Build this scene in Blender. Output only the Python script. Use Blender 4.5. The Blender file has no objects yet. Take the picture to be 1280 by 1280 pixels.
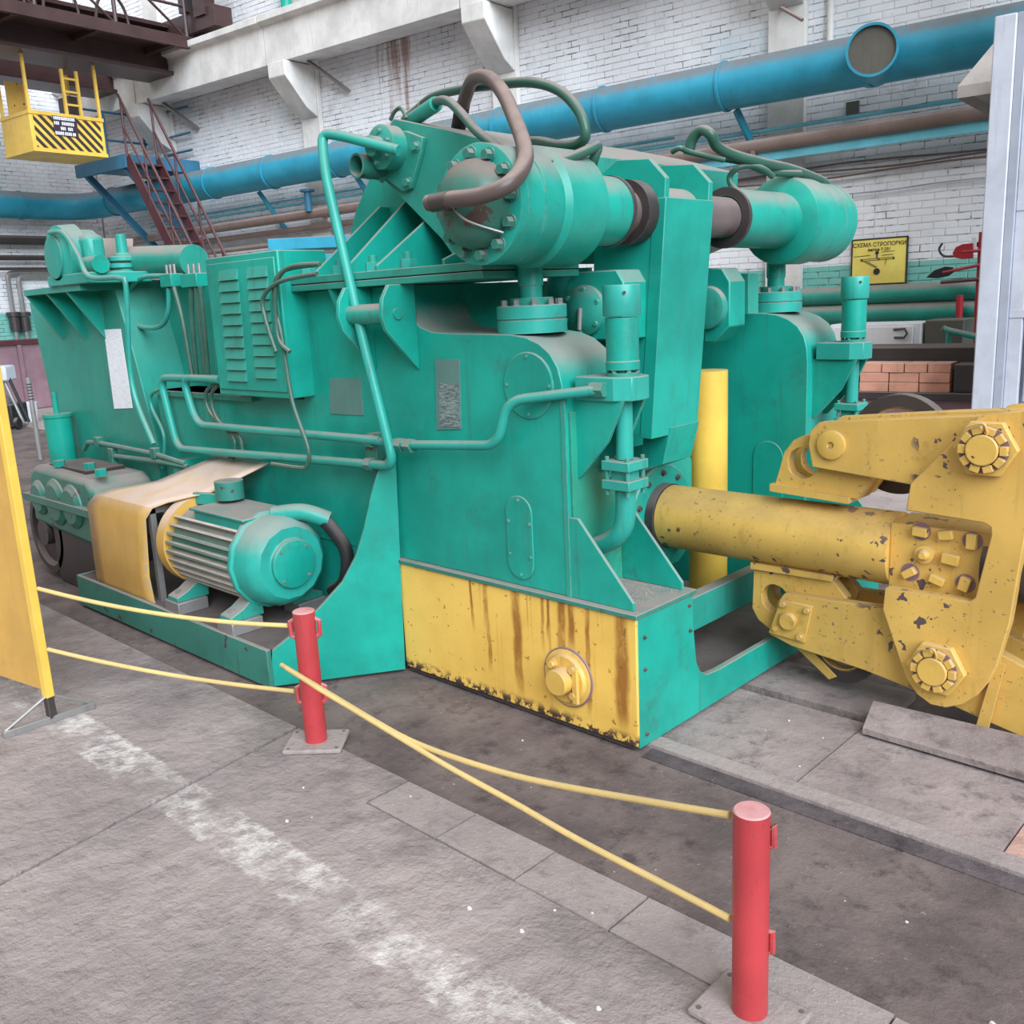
import bpy, math, random
from mathutils import Vector, Matrix
from mathutils.geometry import tessellate_polygon
random.seed(7)
SC = bpy.context.scene
COL = SC.collection

# ------------------------------------------------------------------ camera
FPX = 1174.0                                   # focal length in pixels of the 1280 px frame
PITCH, ROLL, YAW = math.radians(12.695), math.radians(-2.735), math.radians(-44.106)
CAM = Vector((0, 0, 1.6))
def _axes():
    cp, sp, c, s = math.cos(PITCH), math.sin(PITCH), math.cos(ROLL), math.sin(ROLL)
    f, u, r = Vector((0, cp, -sp)), Vector((0, sp, cp)), Vector((1, 0, 0))
    M = Matrix.Rotation(-YAW, 3, 'Z')
    return M @ (r * c + u * s), M @ (u * c - r * s), M @ f
RT, UP, FW = _axes()
cam = bpy.data.cameras.new('camera'); camo = bpy.data.objects.new('camera', cam); COL.objects.link(camo)
cam.sensor_fit = 'HORIZONTAL'; cam.sensor_width = 36; cam.lens = FPX / 1280 * 36
cam.clip_start = .05; cam.clip_end = 200
camo.matrix_world = Matrix(((RT.x, UP.x, -FW.x, CAM.x), (RT.y, UP.y, -FW.y, CAM.y), (RT.z, UP.z, -FW.z, CAM.z), (0, 0, 0, 1)))
SC.camera = camo

# ------------------------------------------------------------------ light
world = bpy.data.worlds.new('hall_daylight'); SC.world = world; world.use_nodes = True
bg = world.node_tree.nodes['Background']
bg.inputs[0].default_value = (1.0, .97, .945, 1); bg.inputs[1].default_value = .30
def sun(name, direction, strength, angle, color=(1, 1, 1)):
    l = bpy.data.lights.new(name, 'SUN'); l.energy = strength; l.angle = math.radians(angle); l.color = color
    o = bpy.data.objects.new(name, l); COL.objects.link(o)
    o.rotation_euler = Vector(direction).to_track_quat('-Z', 'Y').to_euler(); o.location = (4, -3, 9)
    return o
sun('daylight', (-.78, .34, -.53), 6.3, 50, (.84, .95, 1.05))
sun('skylight', (.10, .42, -.90), 1.9, 100, (1, .97, .95))
SC.view_settings.view_transform = 'Standard'; SC.view_settings.look = 'None'
SC.view_settings.gamma = 1; SC.view_settings.use_curve_mapping = False
SC.view_settings.exposure = -0.2

# ------------------------------------------------------------------ pixel -> place
def ray(x, y): return FW + RT * ((x - 640) / FPX) - UP * ((y - 640) / FPX)
def hit(x, y, p0, n):
    d = ray(x, y); return CAM + d * ((p0 - CAM).dot(n) / d.dot(n))
def PX(x, y, v): return hit(x, y, Vector((v, 0, 0)), Vector((1, 0, 0)))
def PY(x, y, v): return hit(x, y, Vector((0, v, 0)), Vector((0, 1, 0)))
def PZ(x, y, v=0.): return hit(x, y, Vector((0, 0, v)), Vector((0, 0, 1)))
WA = math.radians(5.88)                         # the hall wall is turned 5.88 deg against the machine
WD = Vector((math.cos(WA), math.sin(WA), 0)); WN = Vector((math.sin(WA), -math.cos(WA), 0))
W0 = CAM + ray(1100, 330) * 10.6; W0.z = 0
def PW(x, y, off=0.): return hit(x, y, W0 + WN * off, WN)
def UO(u, off, z): return Vector((W0.x, W0.y, 0)) + WD * u + WN * off + Vector((0, 0, z))
UC = -16.1                                      # hall corner along the wall
def PL(x, y, off=0.): return hit(x, y, UO(UC + off, 0, 0), WD)

# ------------------------------------------------------------------ materials
def lin(c):
    r = []
    for v in c:
        v /= 255.; r.append(v / 12.92 if v <= .04045 else ((v + .055) / 1.055) ** 2.4)
    return (r[0], r[1], r[2], 1)
class NT:
    def __init__(s, name):
        s.m = bpy.data.materials.new(name); s.m.use_nodes = True; s.t = s.m.node_tree; s.n = s.t.nodes
        s.b = s.n['Principled BSDF']; s.geo = s.n.new('ShaderNodeNewGeometry')
    def link(s, a, b): s.t.links.new(a, b)
    def val(s, sock, v):
        if hasattr(v, 'node'): s.link(v, sock)
        else: sock.default_value = v
    def noise(s, scale, detail=4, rough=.6, stretch=None, off=0):
        t = s.n.new('ShaderNodeTexNoise'); t.inputs['Scale'].default_value = scale
        t.inputs['Detail'].default_value = detail; t.inputs['Roughness'].default_value = rough
        mp = s.n.new('ShaderNodeMapping'); s.link(s.geo.outputs['Position'], mp.inputs[0])
        mp.inputs['Location'].default_value = (off, off * .7, off * 1.3)
        if stretch: mp.inputs['Scale'].default_value = stretch
        s.link(mp.outputs[0], t.inputs['Vector']); return t.outputs['Fac']
    def ramp(s, fac, a, b, lo=0., hi=1.):
        r = s.n.new('ShaderNodeMapRange'); r.inputs[1].default_value = a; r.inputs[2].default_value = b
        r.inputs[3].default_value = lo; r.inputs[4].default_value = hi; r.interpolation_type = 'SMOOTHSTEP'
        s.link(fac, r.inputs[0]); return r.outputs[0]
    def math(s, op, a, b=0.):
        m = s.n.new('ShaderNodeMath'); m.operation = op; s.val(m.inputs[0], a); s.val(m.inputs[1], b); return m.outputs[0]
    def mix(s, fac, a, b, mode='MIX'):
        m = s.n.new('ShaderNodeMix'); m.data_type = 'RGBA'; m.blend_type = mode; s.val(m.inputs[0], fac)
        s.val(m.inputs[6], a); s.val(m.inputs[7], b); return m.outputs[2]
    def sep(s, sock):
        x = s.n.new('ShaderNodeSeparateXYZ'); s.link(sock, x.inputs[0]); return x.outputs
    def bump(s, h, strength=.3, dist=.01):
        b = s.n.new('ShaderNodeBump'); b.inputs['Strength'].default_value = strength; b.inputs['Distance'].default_value = dist
        s.link(h, b.inputs['Height']); s.link(b.outputs[0], s.b.inputs['Normal'])
    def out(s, col, rough=.5, metal=0., spec=.5):
        s.val(s.b.inputs['Base Color'], col); s.val(s.b.inputs['Roughness'], rough); s.val(s.b.inputs['Metallic'], metal)
        s.b.inputs['Specular IOR Level'].default_value = spec
        return s.m
DUST = lin((150, 134, 129))
def paint(name, col, dust=.75, vary=.14, grime=.35, rough=.36, chips=0., chipcol=(80, 62, 62), metal=0., dustcol=None, gcol=(70, 66, 58), spec=.4, speck=0., flake=0., edge=.55):
    """Old machine paint: mottled colour, grime patches, flaked chips, dust lying on upward faces."""
    k = NT(name); c = lin(col)
    n1 = k.noise(2.3, 5, .6); n2 = k.noise(26, 4, .65, off=3)
    col1 = k.mix(k.ramp(n1, .3, .7), tuple(v * (1 - vary) for v in c[:3]) + (1,), tuple(min(1, v * (1 + vary)) for v in c[:3]) + (1,))
    if grime:
        g = k.math('MULTIPLY', k.ramp(k.noise(5, 6, .7, off=9), .52, .78), k.ramp(n2, .35, .65))
        col1 = k.mix(k.math('MULTIPLY', g, grime), col1, lin(gcol))
    sk = k.math('MULTIPLY', k.ramp(k.noise(1, 4, .65, stretch=(22, 22, 1.3), off=6), .55, .72), k.ramp(n1, .35, .65, .3, 1.))
    col1 = k.mix(k.math('MULTIPLY', sk, grime * .7), col1, lin(gcol))
    if chips:
        ch = k.ramp(k.noise(13, 3, .55, off=17), .68 - chips * .1, .69 - chips * .1)
        col1 = k.mix(ch, col1, lin(chipcol))
    if speck:
        ch = k.math('MULTIPLY', k.ramp(k.noise(55, 3, .6, off=7), .63, .67), k.ramp(k.noise(3, 4, .6, off=27), .4, .6, .2, 1.))
        col1 = k.mix(k.math('MULTIPLY', ch, .75 * speck), col1, lin(chipcol))
    if flake:
        ch = k.math('MULTIPLY', k.ramp(k.noise(17, 3, .5, off=37), .615, .625), k.ramp(k.noise(2.2, 2, .5, off=12), .54, .56))
        col1 = k.mix(ch, col1, lin(chipcol))
    if edge:                                     # paint rubbed off along the arrises
        bv = k.n.new('ShaderNodeBevel'); bv.samples = 4; bv.inputs['Radius'].default_value = .006
        dp = k.n.new('ShaderNodeVectorMath'); dp.operation = 'DOT_PRODUCT'
        k.link(bv.outputs[0], dp.inputs[0]); k.link(k.geo.outputs['True Normal'], dp.inputs[1])
        em = k.math('MULTIPLY', k.ramp(dp.outputs['Value'], .97, .86), k.ramp(k.noise(19, 4, .7, off=2), .38, .55))
        col1 = k.mix(k.math('MULTIPLY', em, edge), col1, lin((150, 148, 140)))
    nz = k.sep(k.geo.outputs['Normal'])[2]
    if dust:
        d = k.math('MULTIPLY', k.ramp(nz, .22, .72), k.ramp(k.noise(7, 5, .7, off=5), .25, .6, .5, 1.))
        col1 = k.mix(k.math('MULTIPLY', d, dust), col1, dustcol or DUST)
        rr = k.math('ADD', k.math('MULTIPLY', d, .45), rough)
    else: rr = rough
    k.bump(n2, .12, .004)
    return k.out(col1, rr, metal, spec)
M = {}
GREEN = (24, 150, 133)
M['green'] = paint('green_paint', GREEN, grime=.5, vary=.2)
M['green_stained'] = paint('green_paint_oil_stained', (40, 140, 118), grime=1., vary=.2, gcol=(78, 82, 30))
M['green_dusty'] = paint('green_paint_dusty', (44, 142, 126), dust=.95, grime=.5)
M['green_old'] = paint('green_paint_grimy', (54, 124, 110), dust=.9, grime=.75, chips=.1)
M['green_pipe'] = paint('green_pipe_paint', (42, 152, 138), dust=.7, grime=.5)
M['yellow'] = paint('yellow_paint_worn', (216, 174, 86), dust=.45, grime=.6, chips=.1, gcol=(120, 84, 40))
M['yellow_clean'] = paint('yellow_paint', (232, 188, 82), dust=.3, grime=.2, gcol=(150, 110, 60))
M['guard'] = paint('ochre_guard_paint', (206, 160, 80), dust=.95, grime=.2, dustcol=lin((205, 180, 168)))
M['blue'] = paint('blue_duct_paint', (46, 146, 172), dust=.9, grime=.25, dustcol=lin((120, 112, 110)))
M['blue_light'] = paint('light_blue_paint', (110, 190, 205), dust=.3, grime=.3)
M['blue_plat'] = paint('blue_platform_paint', (52, 112, 142), dust=.4, grime=.4)
M['maroon'] = paint('maroon_paint', (82, 42, 46), dust=.3, grime=.4)
M['brown'] = paint('brown_crane_paint', (72, 50, 49), dust=.35, grime=.5)
M['red'] = paint('red_post_paint', (178, 60, 64), dust=.85, grime=.5, chips=.0, speck=.6, dustcol=lin((205, 160, 158)))
M['red_dark'] = paint('red_paint', (170, 40, 52), dust=.2, grime=.3)
M['hose_yellow'] = paint('yellow_hose', (214, 184, 116), dust=.2, grime=.25, gcol=(140, 110, 60))
M['hose_brown'] = paint('brown_rubber_hose', (92, 78, 74), dust=.85, grime=.3, dustcol=lin((150, 130, 122)))
M['hose_green'] = paint('dark_green_hose', (50, 92, 78), dust=.75, grime=.4)
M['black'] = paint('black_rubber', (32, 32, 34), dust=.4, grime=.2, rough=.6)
M['steel_dark'] = paint('dark_oily_steel', (74, 66, 66), dust=.45, grime=.6, rough=.38, metal=.35)
M['steel'] = paint('bare_steel', (150, 146, 144), dust=.4, grime=.5, rough=.4, metal=.5)
M['fin'] = paint('dusty_motor_fins', (112, 130, 118), dust=.95, grime=.4, dustcol=lin((196, 178, 168)))
M['pipe_brown'] = paint('brown_pipe', (128, 108, 100), dust=.6, grime=.5, dustcol=lin((190, 170, 160)))
M['grey_paint'] = paint('light_grey_paint', (188, 190, 200), dust=.2, grime=.25, gcol=(110, 105, 105))
M['grey_panel'] = paint('grey_panel', (160, 164, 176), dust=.2, grime=.3)
M['hood'] = paint('grey_brown_hood', (168, 158, 152), dust=.2, grime=.5)
M['concrete_beam'] = paint('white_concrete', (218, 213, 208), dust=.3, grime=.3, rough=.8, spec=.2, gcol=(120, 112, 106))
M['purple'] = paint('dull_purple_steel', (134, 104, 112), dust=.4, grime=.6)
M['white'] = paint('white_enamel', (225, 225, 228), dust=.2, grime=.2)
def m_print():
    k = NT('printed_paper'); p = k.sep(k.geo.outputs['Position'])
    n = k.noise(1, 2, .5, stretch=(22, 22, 330)); c = k.mix(k.ramp(n, .52, .66, 0, .3), lin((238, 240, 246)), lin((120, 118, 128)))
    return k.out(c, .8, 0, .2)
M['print'] = m_print()
M['rod'] = paint('oily_piston_rod', (122, 108, 106), dust=.5, grime=.5, rough=.3, metal=.35)
M['sign_yellow'] = paint('sign_yellow', (250, 222, 112), dust=0, grime=.2, gcol=(190, 150, 80), rough=.6)
M['bed'] = paint('oily_bed_plate', (62, 54, 53), dust=.3, grime=.4, rough=.55)
M['beige'] = paint('dusty_beige_sheet', (196, 176, 168), dust=.5, grime=.2)
M['paper'] = paint('paper', (236, 238, 244), dust=0, grime=.08, vary=.04, rough=.8)
M['dull_plate'] = paint('blank_metal_plate', (96, 134, 128), dust=.1, grime=.5, rough=.5, metal=.2)
M['ink'] = paint('dark_ink', (52, 46, 44), dust=0, grime=0, vary=.05, rough=.7)
M['dark_violet'] = paint('dark_sign', (62, 46, 58), dust=0, grime=.1)
M['firebrick'] = paint('fire_brick', (190, 138, 118), dust=.5, grime=.45, rough=.9, spec=.1, vary=.3, gcol=(110, 80, 70), dustcol=lin((200, 180, 165)))
M['stone'] = paint('pale_chip', (215, 208, 205), dust=0, grime=0, rough=.9)
M['mesh'] = paint('dark_dusty_mesh', (96, 92, 84), dust=.2, grime=.5)
M['tong_yellow'] = paint('yellow_tong_paint', (212, 170, 88), dust=.5, grime=.45, chips=.0, chipcol=(96, 78, 78), gcol=(120, 84, 44), speck=1., flake=1., dustcol=lin((150, 122, 84)))
M['hub_face'] = paint('green_brown_worn_paint', (52, 108, 94), dust=.9, grime=1., chips=.9, chipcol=(84, 68, 62), gcol=(90, 70, 62), dustcol=lin((128, 106, 100)))

def m_rusty_yellow():
    k = NT('yellow_plate_with_rust_runs'); p = k.sep(k.geo.outputs['Position'])
    base = k.mix(k.ramp(k.noise(3, 4), .35, .7), lin((226, 180, 84)), lin((240, 196, 96)))
    wob = k.math('MULTIPLY', k.math('SUBTRACT', k.noise(7, 3, .6, stretch=(1, 1, .5)), .5), .05)
    xx = k.math('ADD', p[0], wob); run = 0.
    for cx, w, zt, zl in ((-2.44, .034, .5, .02), (-2.20, .03, .5, .2), (-2.155, .022, .5, .28), (-1.925, .04, .5, .03), (-2.30, .012, .5, .25), (-2.60, .016, .5, .1), (-2.68, .012, .5, .25), (-2.27, .01, .5, .3), (-2.08, .016, .46, .05)):
        bnd = k.math('MULTIPLY', k.ramp(k.math('ABSOLUTE', k.math('SUBTRACT', xx, cx)), w, w * .35), k.ramp(p[2], zl, zl + .12))
        run = k.math('MAXIMUM', run, bnd)
    run = k.math('MULTIPLY', run, k.ramp(k.noise(14, 5, .7, stretch=(1, 1, .35)), .3, .6, .35, 1.))
    fine = k.math('MULTIPLY', k.ramp(k.noise(1, 3, .6, stretch=(40, 40, 1.1), off=2), .56, .68), k.ramp(p[0], -2.95, -2.5))
    run = k.math('MAXIMUM', run, k.math('MULTIPLY', fine, k.ramp(p[2], .1, .45, .1, .6)))
    base = k.mix(k.math('MULTIPLY', run, .85), base, lin((140, 78, 26)))
    low = k.math('MULTIPLY', k.ramp(p[2], .07, .03), k.ramp(k.noise(26, 5, .7), .47, .53))
    base = k.mix(low, base, lin((74, 58, 52)))
    sp = k.ramp(k.noise(40, 3, .6, off=4), .66, .7)
    base = k.mix(k.math('MULTIPLY', sp, .7), base, lin((120, 84, 40)))
    return k.out(base, .45)
M['rusty_yellow'] = m_rusty_yellow()
def m_concrete():
    k = NT('worn_concrete_floor'); p = k.sep(k.geo.outputs['Position'])
    n1 = k.noise(1.3, 6, .65); n2 = k.noise(9, 6, .7, off=4); n3 = k.noise(34, 5, .7, off=8)
    c = k.mix(k.ramp(n1, .3, .72), lin((139, 127, 125)), lin((166, 152, 148)))
    c = k.mix(k.ramp(n2, .45, .75, 0, .55), c, lin((112, 104, 104)))
    # worn white walkway line painted on the concrete
    e = k.math('ADD', p[1], k.math('MULTIPLY', k.math('SUBTRACT', n3, .5), .05))
    ln = k.math('MULTIPLY', k.ramp(e, 1.185, 1.2), k.ramp(e, 1.37, 1.355))
    wear = k.ramp(k.noise(2.6, 5, .7, off=21), .40, .60)
    wear2 = k.ramp(k.noise(17, 5, .7, off=2), .36, .6)
    c = k.mix(k.math('MULTIPLY', k.math('MULTIPLY', ln, k.math('MULTIPLY', wear, wear2)), .6), c, lin((226, 219, 214)))
    # oil stains by the machine
    st = k.math('MULTIPLY', k.ramp(p[1], 1.35, 1.72), k.ramp(k.noise(3.4, 5, .65, off=13), .42, .68))
    c = k.mix(k.math('MULTIPLY', st, .6), c, lin((108, 98, 96)))
    h = k.math('ADD', k.math('MULTIPLY', k.noise(5, 7, .62, off=6), 1.0), k.math('MULTIPLY', n3, .22))
    k.bump(h, 1.0, .04)
    return k.out(c, .82, 0, .25)
M['concrete'] = m_concrete()
def m_dirt(name, a, b, d, scale=2.2):
    k = NT(name)
    n1 = k.noise(scale, 6, .7, off=1); n2 = k.noise(11, 6, .72, off=5); n3 = k.noise(60, 4, .7)
    c = k.mix(k.ramp(n1, .32, .66), lin(a), lin(b)); c = k.mix(k.ramp(n2, .5, .72, 0, .8), c, lin(d))
    c = k.mix(k.ramp(n3, .66, .72, 0, .45), c, lin((190, 172, 164)))
    k.bump(k.math('ADD', n2, k.math('MULTIPLY', n3, .35)), .5, .02)
    return k.out(c, .85, 0, .2)
M['dirt'] = m_dirt('oily_dirt_lane', (90, 79, 78), (120, 106, 102), (68, 59, 60))
M['floor_steel'] = m_dirt('dirty_steel_floor_plates', (124, 112, 110), (158, 143, 140), (100, 88, 88), 1.6)
M['plate_light'] = m_dirt('dusty_checker_plate', (144, 132, 130), (160, 147, 143), (124, 113, 111))
M['gravel'] = m_dirt('dark_gravel', (74, 66, 68), (98, 88, 90), (58, 50, 52), 6)
M['rubble'] = m_dirt('pink_brick_rubble', (196, 152, 138), (176, 146, 136), (150, 120, 112), 9)
M['floor_far'] = m_dirt('far_hall_floor', (150, 138, 134), (170, 155, 150), (124, 112, 110), 1.0)
def m_brick(name, white=(240, 239, 242), dado=(132, 196, 184), gaps=False):
    k = NT(name); p = k.sep(k.geo.outputs['Position'])
    n1 = k.noise(.55, 6, .7); n2 = k.noise(16, 4, .7, off=3)
    w = k.mix(k.ramp(n1, .35, .7), lin(white), lin(tuple(v - 22 for v in white)))
    w = k.mix(k.ramp(k.noise(1.6, 6, .75, off=11), .56, .8, 0, .55), w, lin((150, 140, 134)))
    w = k.mix(k.ramp(k.noise(.8, 4, .6, off=31), .56, .7, 0, .45), w, lin((190, 212, 222)))
    # a rust-brown run of leaked water on the plaster
    du = k.math('ADD', k.math('MULTIPLY', p[0], WD.x), k.math('MULTIPLY', p[1], WD.y))
    u = k.math('SUBTRACT', du, W0.dot(WD))
    s = k.math('MULTIPLY', k.math('MULTIPLY', k.ramp(u, -7.95, -7.6), k.ramp(u, -6.6, -7.0)), k.ramp(k.noise(1, 4, .6, stretch=(5, 5, .35), off=1), .46, .62))
    w = k.mix(k.math('MULTIPLY', s, .75), w, lin((150, 104, 84)))
    g = k.mix(k.ramp(n1, .35, .7), lin(dado), lin(tuple(v - 16 for v in dado)))
    c = k.mix(k.ramp(p[2], 1.805, 1.825), g, w)
    c = k.mix(k.ramp(n2, .6, .8, 0, .35), c, lin((150, 142, 140)))
    if gaps: c = k.mix(k.ramp(k.noise(3.1, 5, .75, off=41), .50, .62, 0, .8), c, lin((92, 84, 82)))
    k.bump(n2, .4, .01)
    return k.out(c, .8, 0, .2)
M['brick'] = m_brick('whitewashed_brick')
M['mortar'] = m_brick('whitewashed_mortar', (222, 218, 218), (122, 186, 174), True)
def m_emboss():
    k = NT('nameplate_text_field')
    n = k.noise(1, 2, .5, stretch=(45, 45, 420))
    c = k.mix(k.ramp(n, .46, .56), lin((92, 104, 104)), lin((142, 160, 158)))
    return k.out(c, .5, .2)
M['plate_text'] = m_emboss()

# ------------------------------------------------------------------ mesh building
AX = {'x': 0, 'y': 1, 'z': 2}
class MB:
    def __init__(s): s.v = []; s.f = []
    def add(s, vs, fs):
        o = len(s.v); s.v += [Vector(v) for v in vs]; s.f += [tuple(i + o for i in f) for f in fs]; return s
    def box(s, lo, hi):
        x0, y0, z0 = lo; x1, y1, z1 = hi
        return s.add([(x0,y0,z0),(x1,y0,z0),(x1,y1,z0),(x0,y1,z0),(x0,y0,z1),(x1,y0,z1),(x1,y1,z1),(x0,y1,z1)],
                     [(0,3,2,1),(4,5,6,7),(0,1,5,4),(1,2,6,5),(2,3,7,6),(3,0,4,7)])
    def obox(s, c, a, b, cc):
        """box from centre and three half-vectors"""
        c, a, b, cc = Vector(c), Vector(a), Vector(b), Vector(cc)
        vs = [c + a*i + b*j + cc*k for k in (-1, 1) for i, j in ((-1,-1),(1,-1),(1,1),(-1,1))]
        return s.add(vs, [(0,3,2,1),(4,5,6,7),(0,1,5,4),(1,2,6,5),(2,3,7,6),(3,0,4,7)])
    def beam(s, p0, p1, w, h, up=(0, 0, 1)):
        p0, p1 = Vector(p0), Vector(p1); d = (p1 - p0); u = Vector(up)
        sd = d.cross(u)
        if sd.length < 1e-6: sd = d.cross(Vector((1, 0, 0)))
        sd.normalize(); u = sd.cross(d).normalized()
        return s.obox((p0 + p1) / 2, d / 2, sd * w / 2, u * h / 2)
    def poly(s, pts, vec, holes=()):
        """extrude a planar outline (3-D points, with optional holes) along vec"""
        loops = [[Vector(p) for p in pts]] + [[Vector(p) for p in h] for h in holes]
        vec = Vector(vec); flat = [p for l in loops for p in l]; n = len(flat)
        o = len(s.v); s.v += flat + [p + vec for p in flat]
        nrm = Vector((0, 0, 0))
        for i in range(len(loops[0])): nrm += loops[0][i - 1].cross(loops[0][i])
        fl = nrm.dot(vec) > 0
        if len(loops) == 1:
            a = tuple(range(n)); s.f.append(tuple(o + i for i in (a[::-1] if fl else a))); s.f.append(tuple(o + n + i for i in (a if fl else a[::-1])))
        else:
            for t in tessellate_polygon(loops):
                e = (flat[t[1]] - flat[t[0]]).cross(flat[t[2]] - flat[t[0]])
                t = tuple(t) if e.dot(vec) < 0 else tuple(t)[::-1]
                s.f.append(tuple(o + i for i in t)); s.f.append(tuple(o + n + i for i in t[::-1]))
        b = o
        for li, l in enumerate(loops):
            m = len(l); ar = Vector((0, 0, 0))
            for i in range(m): ar += l[i - 1].cross(l[i])
            pos = (ar.dot(vec) > 0) == (li == 0)
            for i in range(m):
                j = (i + 1) % m; q = (b + i, b + j, b + j + n, b + i + n)
                s.f.append(q if pos else q[::-1])
            b += m
        return s
    def xz(s, pts, y0, y1, holes=()):
        return s.poly([(x, y0, z) for x, z in pts], (0, y1 - y0, 0), [[(x, y0, z) for x, z in h] for h in holes])
    def yz(s, pts, x0, x1): return s.poly([(x0, y, z) for y, z in pts], (x1 - x0, 0, 0))
    def pxy(s, pix, y0, y1, holes=()):
        """outline read off the photo on the plane y = y0, extruded to y1"""
        return s.poly([PY(a, b, y0) for a, b in pix], (0, y1 - y0, 0), holes)
    def lathe(s, p0, d, prof, n=32, cap=True):
        p0, d = Vector(p0), Vector(d).normalized()
        a = d.cross(Vector((0, 0, 1)) if abs(d.z) < .9 else Vector((1, 0, 0))).normalized(); b = d.cross(a)
        o = len(s.v)
        for t, r in prof:
            for i in range(n):
                w = 2 * math.pi * i / n; s.v.append(p0 + d * t + (a * math.cos(w) + b * math.sin(w)) * r)
        for k in range(len(prof) - 1):
            for i in range(n):
                j = (i + 1) % n; s.f.append((o + k*n + i, o + k*n + j, o + (k+1)*n + j, o + (k+1)*n + i))
        if cap:
            s.f.append(tuple(o + i for i in range(n))[::-1]); e = o + (len(prof) - 1) * n; s.f.append(tuple(e + i for i in range(n)))
        return s
    def cyl(s, p0, p1, r, r2=None, n=24):
        p0, p1 = Vector(p0), Vector(p1); d = p1 - p0
        return s.lathe(p0, d, [(0, r), (d.length, r if r2 is None else r2)], n)
    def ring(s, p0, d, ro, ri, h, n=32):
        return s.lathe(p0, d, [(0, ri), (0, ro), (h, ro), (h, ri), (0, ri)], n, False)
    def tube(s, pts, r, n=10, smooth=True, fil=0):
        pts = [Vector(p) for p in pts]
        if fil: pts = fillet(pts, fil)
        elif smooth and len(pts) > 2: pts = crom(pts)
        o = len(s.v); d = (pts[1] - pts[0]).normalized()
        a = d.cross(Vector((0, 0, 1)) if abs(d.z) < .9 else Vector((1, 0, 0))).normalized()
        for k, p in enumerate(pts):
            e = (pts[min(k + 1, len(pts) - 1)] - pts[max(k - 1, 0)]).normalized()
            a = (a - e * a.dot(e)).normalized(); b = e.cross(a)
            for i in range(n):
                w = 2 * math.pi * i / n; s.v.append(p + (a * math.cos(w) + b * math.sin(w)) * r)
        for k in range(len(pts) - 1):
            for i in range(n):
                j = (i + 1) % n; s.f.append((o + k*n + i, o + k*n + j, o + (k+1)*n + j, o + (k+1)*n + i))
        s.f.append(tuple(o + i for i in range(n))[::-1]); e = o + (len(pts) - 1) * n; s.f.append(tuple(e + i for i in range(n)))
        return s
    def hexa(s, p, d, r, h, n=6): return s.cyl(p, Vector(p) + Vector(d).normalized() * h, r, n=n)
def crom(P, k=6):
    out = []
    for i in range(len(P) - 1):
        a, b, c, d = P[max(i-1, 0)], P[i], P[i+1], P[min(i+2, len(P)-1)]
        for j in range(k):
            t = j / k
            out.append(.5 * ((2*b) + (c-a)*t + (2*a-5*b+4*c-d)*t*t + (3*b-a-3*c+d)*t**3))
    return out + [P[-1]]
def fillet(P, r, k=5):
    out = [P[0]]
    for i in range(1, len(P) - 1):
        a, b, c = P[i-1] - P[i], P[i+1] - P[i], P[i]
        t = min(r, a.length * .45, b.length * .45); p, q = c + a.normalized() * t, c + b.normalized() * t
        for j in range(k + 1):
            w = j / k; out.append(p * (1-w)**2 + c * 2*w*(1-w) + q * w*w)
    return out + [P[-1]]
WL = {}
def _finish(me, smooth):
    if smooth:
        for p in me.polygons: p.use_smooth = True
        me.set_sharp_from_angle(angle=math.radians(32))
def obj(name, mb, mat, parent=None, bevel=0., smooth=True, kind=None, label=None):
    """one mesh object; its origin sits at the middle of its foot"""
    lo = Vector([min(v[i] for v in mb.v) for i in range(3)]); hi = Vector([max(v[i] for v in mb.v) for i in range(3)])
    c = Vector(((lo.x + hi.x) / 2, (lo.y + hi.y) / 2, lo.z))
    me = bpy.data.meshes.new(name); me.from_pydata([v - c for v in mb.v], [], mb.f); me.update(); _finish(me, smooth)
    me.materials.append(M[mat])
    o = bpy.data.objects.new(name, me); COL.objects.link(o); WL[o.name] = c
    o.location = c
    if parent: o.parent = parent; o.location = c - WL[parent.name]
    if bevel:
        b = o.modifiers.new('bevel', 'BEVEL'); b.width = bevel; b.segments = 2; b.limit_method = 'ANGLE'; b.angle_limit = math.radians(40)
    if kind: o['kind'] = kind
    if label: o['label'] = label
    return o
def place(name, me, loc, parent=None):
    o = bpy.data.objects.new(name, me); COL.objects.link(o); WL[o.name] = Vector(loc)
    o.location = loc
    if parent: o.parent = parent; o.location = Vector(loc) - WL[parent.name]
    return o
def mesh_at(name, mb, mat, smooth=True):
    me = bpy.data.meshes.new(name); me.from_pydata(mb.v, [], mb.f); me.update(); _finish(me, smooth); me.materials.append(M[mat]); return me
def tag(o, label, cat, group=None):
    o['label'] = label; o['category'] = cat
    if group: o['group'] = group
    return o
def thing(name, loc, label, cat, group=None):
    o = bpy.data.objects.new(name, None); COL.objects.link(o); o.location = loc; WL[o.name] = Vector(loc); o.empty_display_size = .2
    return tag(o, label, cat, group)
def structure(name, mb, mat, **k): return obj(name, mb, mat, kind='structure', **k)
_bolts = {}
def bolts(parent, items, r, h, mat='green', name='bolt', n=6):
    """hexagon heads at (point, direction); alike ones share a mesh"""
    for p, d in items:
        d = Vector(d).normalized(); key = (tuple(round(v, 3) for v in d), r, h, mat, n)
        if key not in _bolts:
            mb = MB(); mb.lathe((0, 0, 0), d, [(0, r * 1.35), (h * .18, r * 1.35)], 14); mb.hexa(d * h * .18, d, r, h * .82, n)
            _bolts[key] = mesh_at('bolt', mb, mat, False)
        place(name, _bolts[key], p, parent)
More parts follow.
